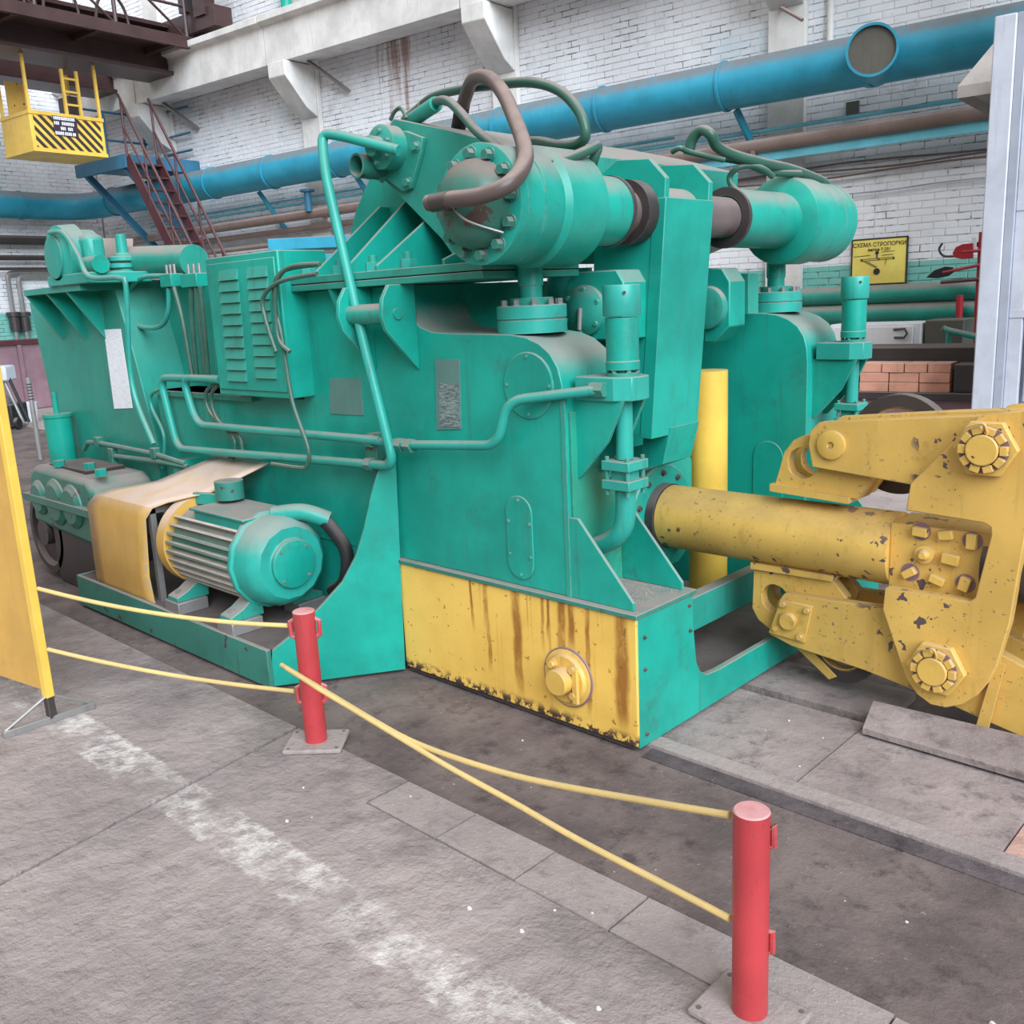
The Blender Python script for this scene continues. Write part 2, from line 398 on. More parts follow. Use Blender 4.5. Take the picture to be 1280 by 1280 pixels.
def circ(c, d, r, n, ph=0.):
    c, d = Vector(c), Vector(d).normalized(); a = d.cross(Vector((0, 0, 1)) if abs(d.z) < .9 else Vector((1, 0, 0))).normalized(); b = d.cross(a)
    return [c + (a * math.cos(2*math.pi*i/n + ph) + b * math.sin(2*math.pi*i/n + ph)) * r for i in range(n)]
def text_mesh(s, size, bold=0.):
    cu = bpy.data.curves.new('lettering', 'FONT'); cu.body = s; cu.size = size; cu.align_x = 'CENTER'; cu.align_y = 'CENTER'; cu.offset = bold
    t = bpy.data.objects.new('lettering', cu); COL.objects.link(t); bpy.context.view_layer.update()
    me = bpy.data.meshes.new_from_object(t.evaluated_get(bpy.context.evaluated_depsgraph_get()))
    bpy.data.objects.remove(t); return me
def lettering(parent, s, size, centre, right, up, mat, bold=0., name='lettering', sx=1.):
    me = text_mesh(s, size, bold); right, up = Vector(right).normalized(), Vector(up).normalized(); c = Vector(centre)
    for v in me.vertices: v.co = right * v.co.x * sx + up * v.co.y
    me.materials.clear(); me.materials.append(M[mat]); return place(name, me, c, parent)
# ================================================================== the hall
# ---- floor
fl = structure('floor', MB().box((-26, -6, -.30), (8, 16, -.06)), 'floor_far', smooth=False)
# concrete walkway in two pours with an open joint between them
JX = -2.93
a, b = Vector((-2.80, 0.5)), Vector((-2.985, 1.62))
def jx(y): return a.x + (b.x - a.x) * (y - a.y) / (b.y - a.y)
obj('concrete_slab', MB().poly([(-26, -6, -.06), (jx(-6) - .009, -6, -.06), (jx(1.848) - .009, 1.848, -.06), (-26, 1.848, -.06)], (0, 0, .06)), 'concrete', fl)
obj('concrete_slab', MB().poly([(jx(-6) + .009, -6, -.06), (8, -6, -.06), (8, 1.662, -.06), (-2.355, 1.662, -.06), (-2.355, 1.848, -.06), (jx(1.848) + .009, 1.848, -.06)], (0, 0, .06)), 'concrete', fl)
obj('joint_filler', MB().poly([(jx(-6) - .009, -6, -.06), (jx(-6) + .009, -6, -.06), (jx(1.848) + .009, 1.848, -.06), (jx(1.848) - .009, 1.848, -.06)], (0, 0, .046)), 'dirt', fl)
# row of chequered cover plates along the lane
def plate_mesh(w):
    m = MB().box((-w/2, -.088, -.06), (w/2, .088, .004))
    for i in range(int(w / .028)):
        for j in range(6):
            x, y = -w/2 + .018 + i * .028, -.073 + j * .029
            if (i + j) % 2: m.add([(x-.006, y, .004), (x, y-.004, .004), (x+.006, y, .004), (x, y+.004, .004), (x, y, .0065)], [(0,1,4),(1,2,4),(2,3,4),(3,0,4)])
    return mesh_at('cover_plate', m, 'plate_light', False)
PM = plate_mesh(.328)
for i in range(25):
    place('cover_plate', PM, (-2.178 + i * .335, 1.755 + .003 * math.sin(i * 2.1), random.uniform(-.003, .002)), fl)
# dirty lane in front of the machine and under it
obj('dirt_lane', MB().box((-26, 1.85, -.06), (8, 2.575, -.012)), 'dirt', fl)
obj('machine_bed', MB().box((-26, 2.575, -.06), (-1.9, 5.4, -.008)), 'dirt', fl)
obj('gravel_strip', MB().box((-1.84, 2.50, -.06), (8, 2.574, -.008)), 'gravel', fl)
obj('kerb_angle', MB().box((-1.9, 2.578, -.06), (8, 2.655, .004)), 'plate_light', fl, bevel=.004)
for i, (x0, x1, z, mat) in enumerate(((-1.9, -1.335, -.012, 'floor_steel'), (-1.327, -.70, -.006, 'floor_steel'))):
    obj('floor_sheet', MB().box((x0, 2.66, -.06), (x1, 3.235, z)), mat, fl)
obj('rubble_bed', MB().box((-.695, 2.66, -.06), (8, 3.235, -.02)), 'rubble', fl)
obj('trench_bed', MB().box((-1.9, 3.24, -.06), (8, 5.4, -.045)), 'dirt', fl)
obj('floor_sheet', MB().box((-1.9, 3.29, -.044), (-1.30, 3.62, -.010)), 'floor_steel', fl)
obj('loose_sheet', MB().poly([(-1.30, 3.115, .005), (.9, 3.085, .005), (.9, 3.42, .035), (-1.34, 3.30, .035)], (0, 0, .022)), 'floor_steel', fl)
obj('far_slab', MB().box((-26, 5.405, -.06), (8, 13, 0)), 'floor_far', fl)
# pale chips of brick and slag lying on the floor
CH = []
for k in range(3):
    m = MB(); pts = [Vector((random.uniform(-1, 1), random.uniform(-1, 1), random.uniform(-.5, .5))).normalized() * random.uniform(.7, 1.1) for _ in range(8)]
    m.lathe((0, 0, 0), (0, 0, 1), [(0, .006), (.003, .009), (.008, .006)], 6); CH.append(mesh_at('chip', m, 'stone', False))
for i in range(36):
    x, y = random.uniform(-2.6, -.3), random.uniform(1.3, 3.2)
    z = 0 if y < 1.66 else (.004 if y < 1.845 else (-.012 if y < 2.57 else (.004 if y < 2.66 else -.01)))
    if -1.9 > x and y > 2.5: continue
    o = place('chip', random.choice(CH), (x, y, z - .002), fl); f = random.choice((.35, .45, .6, .9)); o.scale = (f, f * .8, f)

# ---- walls of painted brick
WT = 9.0
wb = structure('wall_back', MB().poly([UO(UC - .3, 0, -.05), UO(6, 0, -.05), UO(6, -.35, -.05), UO(UC - .3, -.35, -.05)], (0, 0, WT)), 'mortar', smooth=False)
wl = structure('wall_left', MB().poly([UO(UC, .03, -.05), UO(UC, 10.5, -.05), UO(UC - .3, 10.5, -.05), UO(UC - .3, .03, -.05)], (0, 0, WT)), 'mortar', smooth=False)
BW, BH, GJ = .25, .065, .0115
def brick_geo(m, org, du, dn, w, rnd, depth=None):
    p = depth if depth is not None else rnd.uniform(.002, .007); j = lambda: rnd.uniform(-.003, .003)
    uz = Vector((0, 0, 1)); e = .004
    q = [org + du * (j()) + uz * j(), org + du * (w + j()) + uz * j(), org + du * (w + j()) + uz * (BH + j()), org + du * j() + uz * (BH + j())]
    ce = sum(q, Vector()) / 4
    f = [ce + (v - ce) * .96 + dn * p for v in q]
    m.add(q + f, [(4, 5, 6, 7), (0, 1, 5, 4), (1, 2, 6, 5), (2, 3, 7, 6), (3, 0, 4, 7)])
rnd = random.Random(3)
def project(p):
    d = p - CAM; z = d.dot(FW); return 640 + FPX * d.dot(RT) / z, 640 - FPX * d.dot(UP) / z, z
cells = []
row = 0; z = 0.
while z < WT - .1:
    u = UC + (BW / 2 if row % 2 else 0) - .1
    while u < 5.9:
        w = BW - GJ
        if u >= UC: cells.append((u, z, w))
        u += BW
    row += 1; z += BH + GJ
def shown(c):
    x, y, d = project(UO(c[0] + .12, 0, c[1] + .03))
    if not (0 < x < 1240 and 0 < y < 430): return False
    if y > 330 and x < 1040: return False
    if x < 1040 and y > 200: return False
    if x > 1196 and 20 < y: return False
    return True
near = sorted([c for c in cells if shown(c)], key=lambda c: (UO(c[0], 0, c[1]) - CAM).length)[:300]; ns = set(near)
BV = []
for k in range(8):
    m = MB(); brick_geo(m, Vector((0, 0, 0)), WD, WN, BW - GJ, rnd); BV.append(mesh_at('brick', m, 'brick', False))
for c in near: place('brick', rnd.choice(BV), UO(c[0], 0, c[1]), wb)
m = MB()
for c in cells:
    if c not in ns: brick_geo(m, UO(c[0], 0, c[1]), WD, WN, c[2], rnd)
obj('brickwork', m, 'brick', wb, smooth=False, kind='stuff')
m = MB(); row = 0; z = 0.
while z < WT - .1:
    u = .03 + (BW / 2 if row % 2 else 0)
    while u < 10.2:
        brick_geo(m, UO(UC, u, z), WN, WD, BW - GJ, rnd); u += BW
    row += 1; z += BH + GJ
obj('brickwork', m, 'brick', wl, smooth=False, kind='stuff')

# ---- pilasters with corbels that carry the crane runway
def wbox(u0, u1, o0, o1, z0, z1, m=None):
    m = m or MB()
    return m.poly([UO(u0, o0, z0), UO(u1, o0, z0), UO(u1, o1, z0), UO(u0, o1, z0)], (0, 0, z1 - z0))
def wprof(prof, u0, u1, m=None):
    """profile of (off, z) extruded along the wall"""
    m = m or MB(); return m.poly([UO(u0, o, z) for o, z in prof], WD * (u1 - u0))
for uc in (-13.35, -9.2, -5.15, -1.1, 2.95):
    pl = obj('pilaster', wbox(uc - .22, uc + .22, .012, .10, 0, WT - .2), 'concrete_beam', wb, bevel=.01)
    obj('corbel', wprof([(.10, 5.44), (.72, 5.44), (.72, 5.22), (.32, 4.78), (.10, 4.66)], uc - .2, uc + .2), 'concrete_beam', pl, bevel=.012)
us = [UC, -13.35, -9.55, -5.45, -1.3, 2.85, 6]
for i in range(len(us) - 1):
    bm_ = obj('runway_beam', wprof([(.18, 5.45), (.62, 5.45), (.62, 6.02), (.74, 6.06), (.74, 6.16), (.12, 6.16), (.12, 6.06), (.18, 6.02)], us[i] + .008, us[i+1] - .008), 'concrete_beam', wb, bevel=.008)
    obj('crane_rail', wbox(us[i], us[i+1], .40, .46, 6.16, 6.24), 'pipe_brown', bm_)
for uc in (-12.9, -8.85):
    obj('tie_strap', MB().beam(UO(uc, .35, 5.44), UO(uc + .55, .03, 4.95), .03, .10, WN), 'steel', wb)
# ================================================================== things along the hall wall
# ---- blue ventilation duct (long run, elbow, side branch with mesh)
DO, DZ, DR = .55, 3.86, .255
duct = thing('ventilation_duct', UO(-6, DO, DZ - DR), 'long blue round ventilation duct running along the white brick wall', 'duct')
cor = UO(UC + .9, .9, 3.80)
segs = [-14.6 + i * 1.62 for i in range(12)]
for i in range(len(segs) - 1):
    if segs[i] > 5: break
    obj('duct_section', MB().cyl(UO(segs[i], DO, DZ), UO(segs[i+1], DO, DZ), DR, n=40), 'blue', duct)
    obj('joint_ring', MB().ring(UO(segs[i], DO, DZ), WD, DR + .018, DR - .01, .03, 40), 'blue', duct)
el = [UO(segs[0], DO, DZ), UO(UC + 1.0, DO + .02, DZ - .01), UO(UC + .58, DO + .22, DZ - .02), UO(UC + .42, DO + .75, DZ - .03), UO(UC + .42, 1.9, DZ - .03)]
obj('elbow', MB().tube(el, DR, 32), 'blue', duct)
for k in range(3):
    o0 = 1.9 + k * 1.9
    obj('duct_section', MB().cyl(UO(UC + .42, o0, DZ - .03), UO(UC + .42, o0 + 1.9, DZ - .03), DR, n=32), 'blue', duct)
    obj('joint_ring', MB().ring(UO(UC + .42, o0, DZ - .03), WN, DR + .018, DR - .01, .03, 32), 'blue', duct)
tb = PW(1090, 62, DO + .42)
ub = (tb - W0).dot(WD)
ax = (WN * .9 + WD * .25 + Vector((0, 0, -.02))).normalized()
br = obj('branch_collar', MB().lathe(tb - ax * .62, ax, [(0, .26), (.2, .265), (.42, .25), (.62, .25), (.62, .225), (.3, .225)], 40, False), 'blue', duct)
obj('mesh_screen', MB().cyl(tb - ax * .05, tb - ax * .04, .226, n=36), 'mesh', br)
for u in (-13.0, -10.3, -7.9, -1.55):
    obj('bracket', MB().beam(UO(u, DO - .12, DZ - DR + .01), UO(u + .18, .03, 2.95), .05, .07), 'blue', duct)
# ---- pipes on the wall
def wall_pipe(name, pts, r, mat, label, cat='pipe', n=16, parts=None):
    mb = MB(); mb.tube([UO(*p) for p in pts], r, n, smooth=False); return tag(obj(name, mb, mat), label, cat)
z1 = PW(1100, 158, .35).z; z2 = PW(1100, 141, .22).z
p = wall_pipe('steam_pipe', [(-16.0, .36, z1 - .12), (5.5, .36, z1 + .02)], .078, 'pipe_brown', 'thick brown steam pipe on the wall below the blue duct')
for u in (-13.2, -9, -5, -1.35, 2.5): obj('hanger', MB().beam(UO(u, .03, z1 - .1), UO(u, .42, z1 - .1), .05, .06), 'pipe_brown', p)
wall_pipe('conduit_pipe', [(-14, .2, z2 - .03), (5.5, .2, z2 + .02)], .022, 'blue_light', 'thin light blue pipe just above the brown steam pipe')
wall_pipe('conduit_pipe', [(-14, .14, z2 + .06), (-2.5, .14, z2 + .09)], .018, 'blue_light', 'second thin pale pipe above the brown steam pipe')
zr = PW(1100, 175, .3).z
tag(obj('cable_channel', MB().beam(UO(-3.2, .32, zr - .01), UO(5.5, .32, zr + .02), .05, .12), 'blue_light'), 'flat light blue cable channel below the brown steam pipe', 'channel')
zc = PW(1100, 200, .1).z
for k, dz in enumerate((0, .05, .11)):
    pts = [UO(-4 + i * .6, .06 + .015 * k, zc - dz + .02 * math.sin(i * 1.3 + k * 2)) for i in range(17)]
    tag(obj('wall_cable', MB().tube(pts, .012, 6), 'hose_brown'), ('uppermost', 'middle', 'lowest')[k] + ' of three grey cables sagging along the brick under the light blue channel', 'cable', 'cables under the channel')
zc = PW(1150, 232, .05).z
tag(obj('wall_cable', MB().tube([UO(-1.5 + i * .5, .05, zc + .015 * math.sin(i * 1.7)) for i in range(12)], .008, 6), 'grey_panel'), 'single thin grey cable stapled along the brick above the yellow sign', 'cable')
# grey pipes low on the left stretch of the wall
for k, (pz_, r) in enumerate(((2.93, .05), (2.72, .035), (2.50, .05))):
    wall_pipe('wall_pipe', [(-15.8, .2, pz_), (-4.5, .2, pz_ + .03)], r, 'pipe_brown', ('upper', 'middle', 'lower')[k] + ' grey-brown pipe on the wall behind the maroon stair')
vd = PW(385, 250, .45); uv = (vd - W0).dot(WD)
valve = thing('pipe_valve', vd, 'dark blue hand valve on the wall pipe beside the green hose pipe', 'valve')
obj('body', MB().cyl(vd + Vector((0, 0, -.18)), vd + Vector((0, 0, .12)), .06), 'blue_plat', valve)
obj('handwheel', MB().ring(vd + Vector((0, 0, .13)), (0, 0, 1), .12, .09, .03), 'blue_plat', valve)
# green pipes on the dado at the right
for k, py_ in enumerate((366, 391)):
    c = PW(1160, py_, .3)
    wall_pipe('heating_pipe', [(-6, .3, c.z), (5.5, .3, c.z + .01)], (.10, .11)[k], 'green_dusty', ('upper', 'lower')[k] + ' fat green heating pipe along the green dado', n=20)
# vertical conduit and bracket near the duct branch
wall_pipe('conduit_pipe', [(-.62, .05, 4.0), (-.62, .05, 8.5)], .035, 'concrete_beam', 'white vertical conduit pipe on the brick left of the duct branch')
tag(obj('wall_hook', MB().tube([PW(977, 10, .05), PW(977, 10, .35), PW(1003, 25, .45)], .02, 8, smooth=False), 'pipe_brown'), 'brown iron hook on the white pilaster above the duct', 'hook')
tag(obj('green_downpipe', MB().cyl(UO(-9.3, .3, 6.17), UO(-9.3, .3, 8.6), .09), 'green'), 'dark green vertical pipe standing on the runway beam', 'pipe')
# a dark vent hole on the wall
q = PW(1066, 136, .02)
tag(obj('wall_vent', MB().obox(q, WD * .07, WN * .02, (0, 0, .075)), 'mesh'), 'small dark square vent in the white brick under the duct', 'vent')

# ---- yellow slinging-scheme sign
sg = [PW(*p, .03) for p in ((1066, 301), (1135, 294), (1132, 354), (1064, 357))]
so = Vector(((sg[0].x + sg[1].x) / 2, (sg[0].y + sg[1].y) / 2, (sg[2].z + sg[3].z) / 2))
w_, h_ = (sg[1] - sg[0]).length, (sg[0].z - sg[3].z)
sc = (sg[0] + sg[1] + sg[2] + sg[3]) / 4
sign = thing('slinging_sign', Vector((sc.x, sc.y, sc.z - h_ / 2)), 'yellow sign with a lifting diagram and black heading on the brick wall', 'sign')
UZ = Vector((0, 0, 1))
obj('board', MB().obox(sc, WD * w_ / 2, WN * .008, UZ * h_ / 2), 'sign_yellow', sign)
fr = MB()
for sgn in (-1, 1):
    fr.obox(sc + UZ * sgn * h_ / 2, WD * (w_ / 2 + .008), WN * .012, UZ * .008); fr.obox(sc + WD * sgn * w_ / 2, WD * .008, WN * .012, UZ * h_ / 2)
obj('frame', fr, 'ink', sign)
F0 = sc + WN * .0105
lettering(sign, 'СХЕМА СТРОПОВКИ', .062, F0 + UZ * h_ * .37, WD, UZ, 'ink', .001, sx=.92)
lettering(sign, 'вилки 7-25т', .046, F0 + UZ * h_ * .26, WD, UZ, 'ink', .001)
dg = MB()
def bar2(a, b, t=.005): dg.beam(F0 + WD * a[0] * w_ + UZ * a[1] * h_, F0 + WD * b[0] * w_ + UZ * b[1] * h_, .004, t, UZ if abs(a[1]-b[1]) < .2 else WD)
for a_, b_ in (((-.46, .13), (-.16, .145)), ((.05, .2), (.28, .215)), ((.05, .13), (.26, .14)), ((-.32, .06), (.28, .08)), ((-.32, .02), (.28, .045)),
               ((-.3, .04), (-.04, -.14)), ((-.2, .0), (-.03, -.12)), ((.14, .06), (.12, -.08))): bar2(a_, b_)
dg.cyl(F0 + UZ * h_ * .19 - WD * w_ * .035, F0 + UZ * h_ * .19 + WN * .004 - WD * w_ * .035, .02); dg.beam(F0 + UZ * h_ * .2 - WD * w_ * .035, F0 + UZ * h_ * .07 - WD * w_ * .035, .004, .014, WD)
dg.cyl(F0 - UZ * h_ * .22 - WD * w_ * .03, F0 - UZ * h_ * .22 - WD * w_ * .03 + WN * .004, .036)
for a_ in (-.32, 0., .27): dg.cyl(F0 + UZ * h_ * .05 + WD * w_ * a_, F0 + UZ * h_ * .05 + WD * w_ * a_ + WN * .004, .011)
obj('diagram', dg, 'ink', sign)

# ---- fire stand with shovels
fp = PW(1226, 330, .5); fu = (fp - W0).dot(WD)
stand = thing('fire_stand', UO(fu, .5, 0), 'red steel fire stand beside the grey cabin', 'fire stand')
obj('post', MB().cyl(UO(fu, .5, 0), UO(fu, .5, 2.05), .035), 'red_dark', stand)
obj('hook_bar', MB().beam(UO(fu - .10, .5, 1.93), UO(fu + .1, .5, 1.93), .03, .05), 'red_dark', stand)
obj('clip', MB().obox(UO(fu - .06, .56, 1.93), WD * .02, WN * .01, UZ * .07), 'white', stand)
def shovel(name, pix, ttip, off, mat, hmat, label):
    """a shovel lying flat against the wall; pix = blade outline, ttip = end of the handle"""
    t = thing(name, PW(*pix[0], off), label, 'shovel')
    obj('blade', MB().poly([PW(x, y, off) for x, y in pix], WN * .02), mat, t, bevel=.004)
    c = sum((PW(x, y, off) for x, y in pix), Vector()) / len(pix)
    obj('handle', MB().tube([c + WN * .012, PW(*ttip, off) + WN * .012], .016, 8), hmat, t)
shovel('shovel', [(1191, 317), (1195, 309), (1204, 305), (1217, 304), (1217, 323), (1203, 324), (1194, 322)], (1228, 313), .57, 'red_dark', 'red_dark', 'red round-nosed shovel hung on the fire stand')
shovel('shovel', [(1158, 347), (1168, 338), (1182, 333), (1192, 334), (1193, 340), (1186, 345), (1172, 348)], (1226, 331), .57, 'black', 'red_dark', 'black spade with red handle hung on the fire stand')
tag(obj('crowbar', MB().tube([PW(1176, 353, .57), PW(1224, 349, .57)], .018, 8), 'maroon'), 'thin dark crowbar hung below the black spade', 'crowbar')
tag(obj('fire_hook', MB().tube([PW(1178, 304, .4), PW(1174, 312, .4), PW(1180, 320, .4), PW(1195, 320, .4)], .012, 8), 'steel_dark'), 'curved dark fire hook behind the red shovel', 'hook')
c = PW(1200, 405, .5)
tag(obj('red_upright', MB().cyl(Vector((c.x, c.y, 0)), PW(1200, 369, .5), .035), 'red_dark'), 'thin red upright post in front of the green heating pipes', 'post')
c = PW(1210, 432, .8); cu = (c - W0).dot(WD)
bx = thing('red_bucket', UO(cu, .8, .55), 'red fire bucket behind the grey work table', 'bucket')
obj('body', MB().lathe(UO(cu, .8, .55), UZ, [(0, .13), (.36, .17), (.36, .155), (.02, .12)], 20), 'red_dark', bx)
obj('handle', MB().tube([UO(cu - .17, .8, .9), UO(cu, .8, 1.02), UO(cu + .17, .8, .9)], .008, 6), 'steel', bx)
tag(obj('bucket_shelf', MB().obox(UO(cu, .8, .53), WD * .2, WN * .18, UZ * .02).obox(UO(cu - .17, .8, .26), WD * .02, WN * .02, UZ * .26).obox(UO(cu + .17, .8, .26), WD * .02, WN * .02, UZ * .26), 'steel_dark'), 'low dark shelf under the red fire bucket', 'shelf')
tag(obj('green_rail', MB().tube([PW(1178, 410, 1.6), PW(1186, 413, 1.6), PW(1222, 421, 1.7)], .03, 10).tube([PW(1186, 413, 1.6), Vector((PW(1186, 413, 1.6).x, PW(1186, 413, 1.6).y, 0))], .025, 8), 'green_dusty'), 'green bent handrail in front of the red bucket', 'handrail')

# ---- bench goods between the machine and the wall
CO = 2.0
def wp(x, y, off): return PW(x, y, off)
a_, b_ = wp(1075, 405, 1.5), wp(1160, 433, 1.5); ua, ub_ = (a_ - W0).dot(WD), (b_ - W0).dot(WD)
cab = thing('white_cabinet', UO((ua + ub_) / 2, 1.3, 0), 'white enamel cabinet with a bent handle behind the grey work table', 'cabinet')
obj('body', wbox(ua - .3, ub_ - .07, 1.0, 1.5, 0, a_.z), 'white', cab, bevel=.01)
obj('door', wbox(ua - .28, ub_ - .14, 1.505, 1.53, .05, a_.z - .03), 'white', cab, bevel=.006)
hq = wp(1130, 416, 1.55)
obj('handle', MB().tube([wp(1117, 412, 1.54), wp(1131, 411, 1.57), wp(1134, 417, 1.57), wp(1130, 422, 1.57), wp(1118, 422, 1.54)], .012, 8, smooth=False), 'steel_dark', cab)
tag(obj('dark_locker', wbox(ub_ - .05, ub_ + .30, 1.02, 1.45, 0, a_.z + .02), 'mesh', bevel=.01), 'dark grey steel locker next to the white cabinet', 'locker')
# grey work table with fire bricks
TO = 3.0
t0, t1 = wp(1074, 451, TO), wp(1222, 452, TO); tu0, tu1 = (t0 - W0).dot(WD) - .5, (t1 - W0).dot(WD) + .0; tz = wp(1130, 491, TO + .02).z
tb_ = thing('work_table', UO((tu0 + tu1) / 2, TO - .4, 0), 'dark steel work table with a plinth carrying the fire bricks', 'table')
obj('plinth', wbox(tu0, tu1, TO - .75, TO - .06, 0, tz - .06), 'purple', tb_, bevel=.01)
obj('top', wbox(tu0, tu1, TO - .8, TO, tz - .06, tz), 'steel_dark', tb_, bevel=.006)
slabz = wp(1130, 453, TO - .1).z
tag(obj('black_slab', wbox(tu0 + .1, tu1, TO - .8, TO - .3, tz, wp(1150, 434, TO - .3).z), 'steel_dark', bevel=.01), 'long black furnace slab lying behind the fire bricks', 'slab')
u0 = (wp(1074, 470, TO - .03) - W0).dot(WD); u1 = (wp(1188, 470, TO - .03) - W0).dot(WD)
hgt = (slabz - tz) / 3
k = 0
for lay in range(3):
    n = (3, 3, 4)[lay]; L_ = (u1 - u0) / n
    for i in range(n):
        g = .004; uu = u0 + i * L_ + (0 if lay != 1 else .0)
        tag(obj('fire_brick', wbox(uu + g, uu + L_ - g, TO - .27, TO - .03 - .006 * ((i + lay) % 3), tz + lay * hgt + (.0 if lay == 0 else .001), tz + (lay + 1) * hgt - .002), 'firebrick', bevel=.004),
            'fire brick ' + ('at the open end', 'inside the row', 'next to the black block')[0 if i == 0 else (2 if i == n - 1 else 1)] + ' of the ' + ('bottom', 'middle', 'top')[lay] + ' course on the work table', 'brick', 'fire bricks stacked on the work table')
tag(obj('black_plate', wbox(u1 + .02, tu1 - .01, TO - .27, TO - .05, tz, slabz - .01), 'steel_dark', bevel=.008), 'black steel block beside the fire bricks on the work table', 'block')

# ---- grey panelled cabin at the right and the hood over it
GO = 3.4
g0 = wp(1229, 300, GO); gu = (g0 - W0).dot(WD); gtop = wp(1250, 20, GO).z
gc = thing('grey_cabin', UO(gu + 1.2, GO - .8, 0), 'light grey panelled metal cabin standing at the hall wall', 'cabin')
obj('corner_post', wbox(gu - .01, gu + .135, GO - .2, GO + .02, 0, gtop), 'grey_paint', gc, bevel=.01)
obj('frame_bar', wbox(gu + .135, gu + .2, GO - .1, GO + .01, 0, gtop), 'grey_panel', gc, bevel=.006)
obj('shell', wbox(gu + .0, gu + 2.6, GO - .95, GO - .1, 0, gtop - .05), 'grey_panel', gc)
zz = [0.05, wp(1270, 515, GO).z, wp(1270, 392, GO).z, wp(1270, 258, GO).z, wp(1270, 60, GO).z, gtop]
for i in range(len(zz) - 1):
    for j in range(3):
        ua_ = gu + .22 + j * .8
        obj('panel', wbox(ua_ + .1, ua_ + .76, GO - .1, GO - .06, zz[i] + .07, zz[i+1] - .05), 'grey_panel', gc, bevel=.006)
        obj('stile', wbox(ua_ - .02, ua_ + .075, GO - .1, GO - .02, zz[i] + .02, zz[i+1] - .005), 'grey_paint', gc, bevel=.006)
    obj('rail', wbox(gu + .2, gu + 2.6, GO - .1, GO - .015, zz[i] - .035, zz[i] + .03), 'grey_paint', gc, bevel=.006)
HO = 2.3
h0, h1 = wp(1197, 108, HO), wp(1244, 41, HO); hu0, hu1 = (h0 - W0).dot(WD), (h1 - W0).dot(WD); hz0, hz1 = h0.z, h1.z; hl = wp(1197, 123, HO).z
hood = thing('exhaust_hood', UO(hu0 + .8, HO - .6, hl), 'grey-brown sheet metal exhaust hood hanging above the grey cabin', 'hood')
W2 = 1.7; D2 = 1.2; s = hu1 - hu0
A = [UO(hu0, HO, hz0), UO(hu0 + W2, HO, hz0), UO(hu0 + W2, HO - D2, hz0), UO(hu0, HO - D2, hz0)]
B = [UO(hu0 + s, HO - s * .6, hz1), UO(hu0 + W2 - s, HO - s * .6, hz1), UO(hu0 + W2 - s, HO - D2 + s * .6, hz1), UO(hu0 + s, HO - D2 + s * .6, hz1)]
obj('cone', MB().add(A + B, [(0,1,5,4),(1,2,6,5),(2,3,7,6),(3,0,4,7),(4,5,6,7)]), 'hood', hood, smooth=False)
Lp = [v - UZ * (hz0 - hl) for v in A]
obj('lip', MB().add(A + Lp, [(4,5,1,0),(5,6,2,1),(6,7,3,2),(7,4,0,3)]), 'hood', hood, smooth=False)
dc = UO(hu0 + W2 / 2, HO - D2 / 2, hz1 - .02)
obj('duct_collar', MB().lathe(dc, UZ, [(0, .46), (.06, .46), (.06, .42), (3.2, .42)], 32), 'green_dusty', hood)

# ---- crane: bridge girder, walkway with railing, end carriage
cr = thing('bridge_crane', UO(-12.6, 3, 6.24), 'brown overhead bridge crane on the runway beam', 'crane')
def gird(name, u0, u1, o0, o1, z0, z1, mat='brown', par=None, bevel=.0): return obj(name, wbox(u0, u1, o0, o1, z0, z1), mat, par or cr, bevel=bevel)
gird('end_carriage', -14.9, -10.75, .26, .62, 6.30, 6.62)
for u in (-14.4, -11.4): obj('wheel', MB().cyl(UO(u, .34, 6.40), UO(u, .52, 6.40), .16), 'steel_dark', cr)
g1 = gird('girder', -12.7, -12.2, .63, 11, 5.80, 6.5)
gird('flange', -12.85, -12.05, .63, 11, 5.74, 5.80, par=g1); gird('flange', -12.85, -12.05, .63, 11, 6.5, 6.56, par=g1)
g2 = gird('girder', -14.5, -14.0, .63, 11, 5.80, 6.5)
gird('flange', -14.6, -13.9, .63, 11, 5.74, 5.80, par=g2)
wk = gird('walkway', -12.2, -11.45, .63, 11, 6.12, 6.18)
gird('edge_beam', -11.5, -11.4, .63, 11, 6.04, 6.22, par=wk)
for i in range(8): gird('cross_bearer', -12.2, -11.45, 1.0 + i * 1.3, 1.08 + i * 1.3, 6.02, 6.12, par=wk)
def rod(name, a, b, r, mat='brown', par=None): return obj(name, MB().tube([a, b], r, 8), mat, par or cr)
for i in range(8):
    o = .7 + i * 1.3
    rod('railing_post', UO(-11.45, o, 6.2), UO(-11.45, o, 7.2), .035)
    if i < 7: rod('railing_brace', UO(-11.45, o, 6.2), UO(-11.45, o + 1.3, 7.15), .022)
rod('railing_rail', UO(-11.45, .7, 7.2), UO(-11.45, 10, 7.2), .035); rod('railing_rail', UO(-11.45, .7, 6.7), UO(-11.45, 10, 6.7), .025)
for k in range(7):
    o = 1.6 + k * .85
    obj('cable_loop', MB().tube([UO(-11.7, o, 6.2), UO(-11.7, o + .08, 6.55), UO(-11.7, o + .3, 6.75), UO(-11.7, o + .52, 6.55), UO(-11.7, o + .6, 6.2)], .025, 8), 'brown', cr)
obj('travel_motor', MB().cyl(UO(-10.95, .75, 6.95), UO(-10.95, .28, 6.95), .16), 'steel_dark', cr)
obj('gear_case', MB().obox(UO(-11.5, .6, 6.86), WD * .1, WN * .1, UZ * .24), 'steel_dark', cr)
obj('column_stub', MB().obox(UO(-11.1, .55, 7.1), WD * .14, WN * .12, UZ * .6), 'brown', cr)
tag(obj('green_trolley_beam', MB().beam(UO(-13.0, 2.2, 7.55), UO(-12.2, 6.0, 7.75), .18, .16), 'green'), 'green beam of the hoist trolley above the brown crane', 'beam')
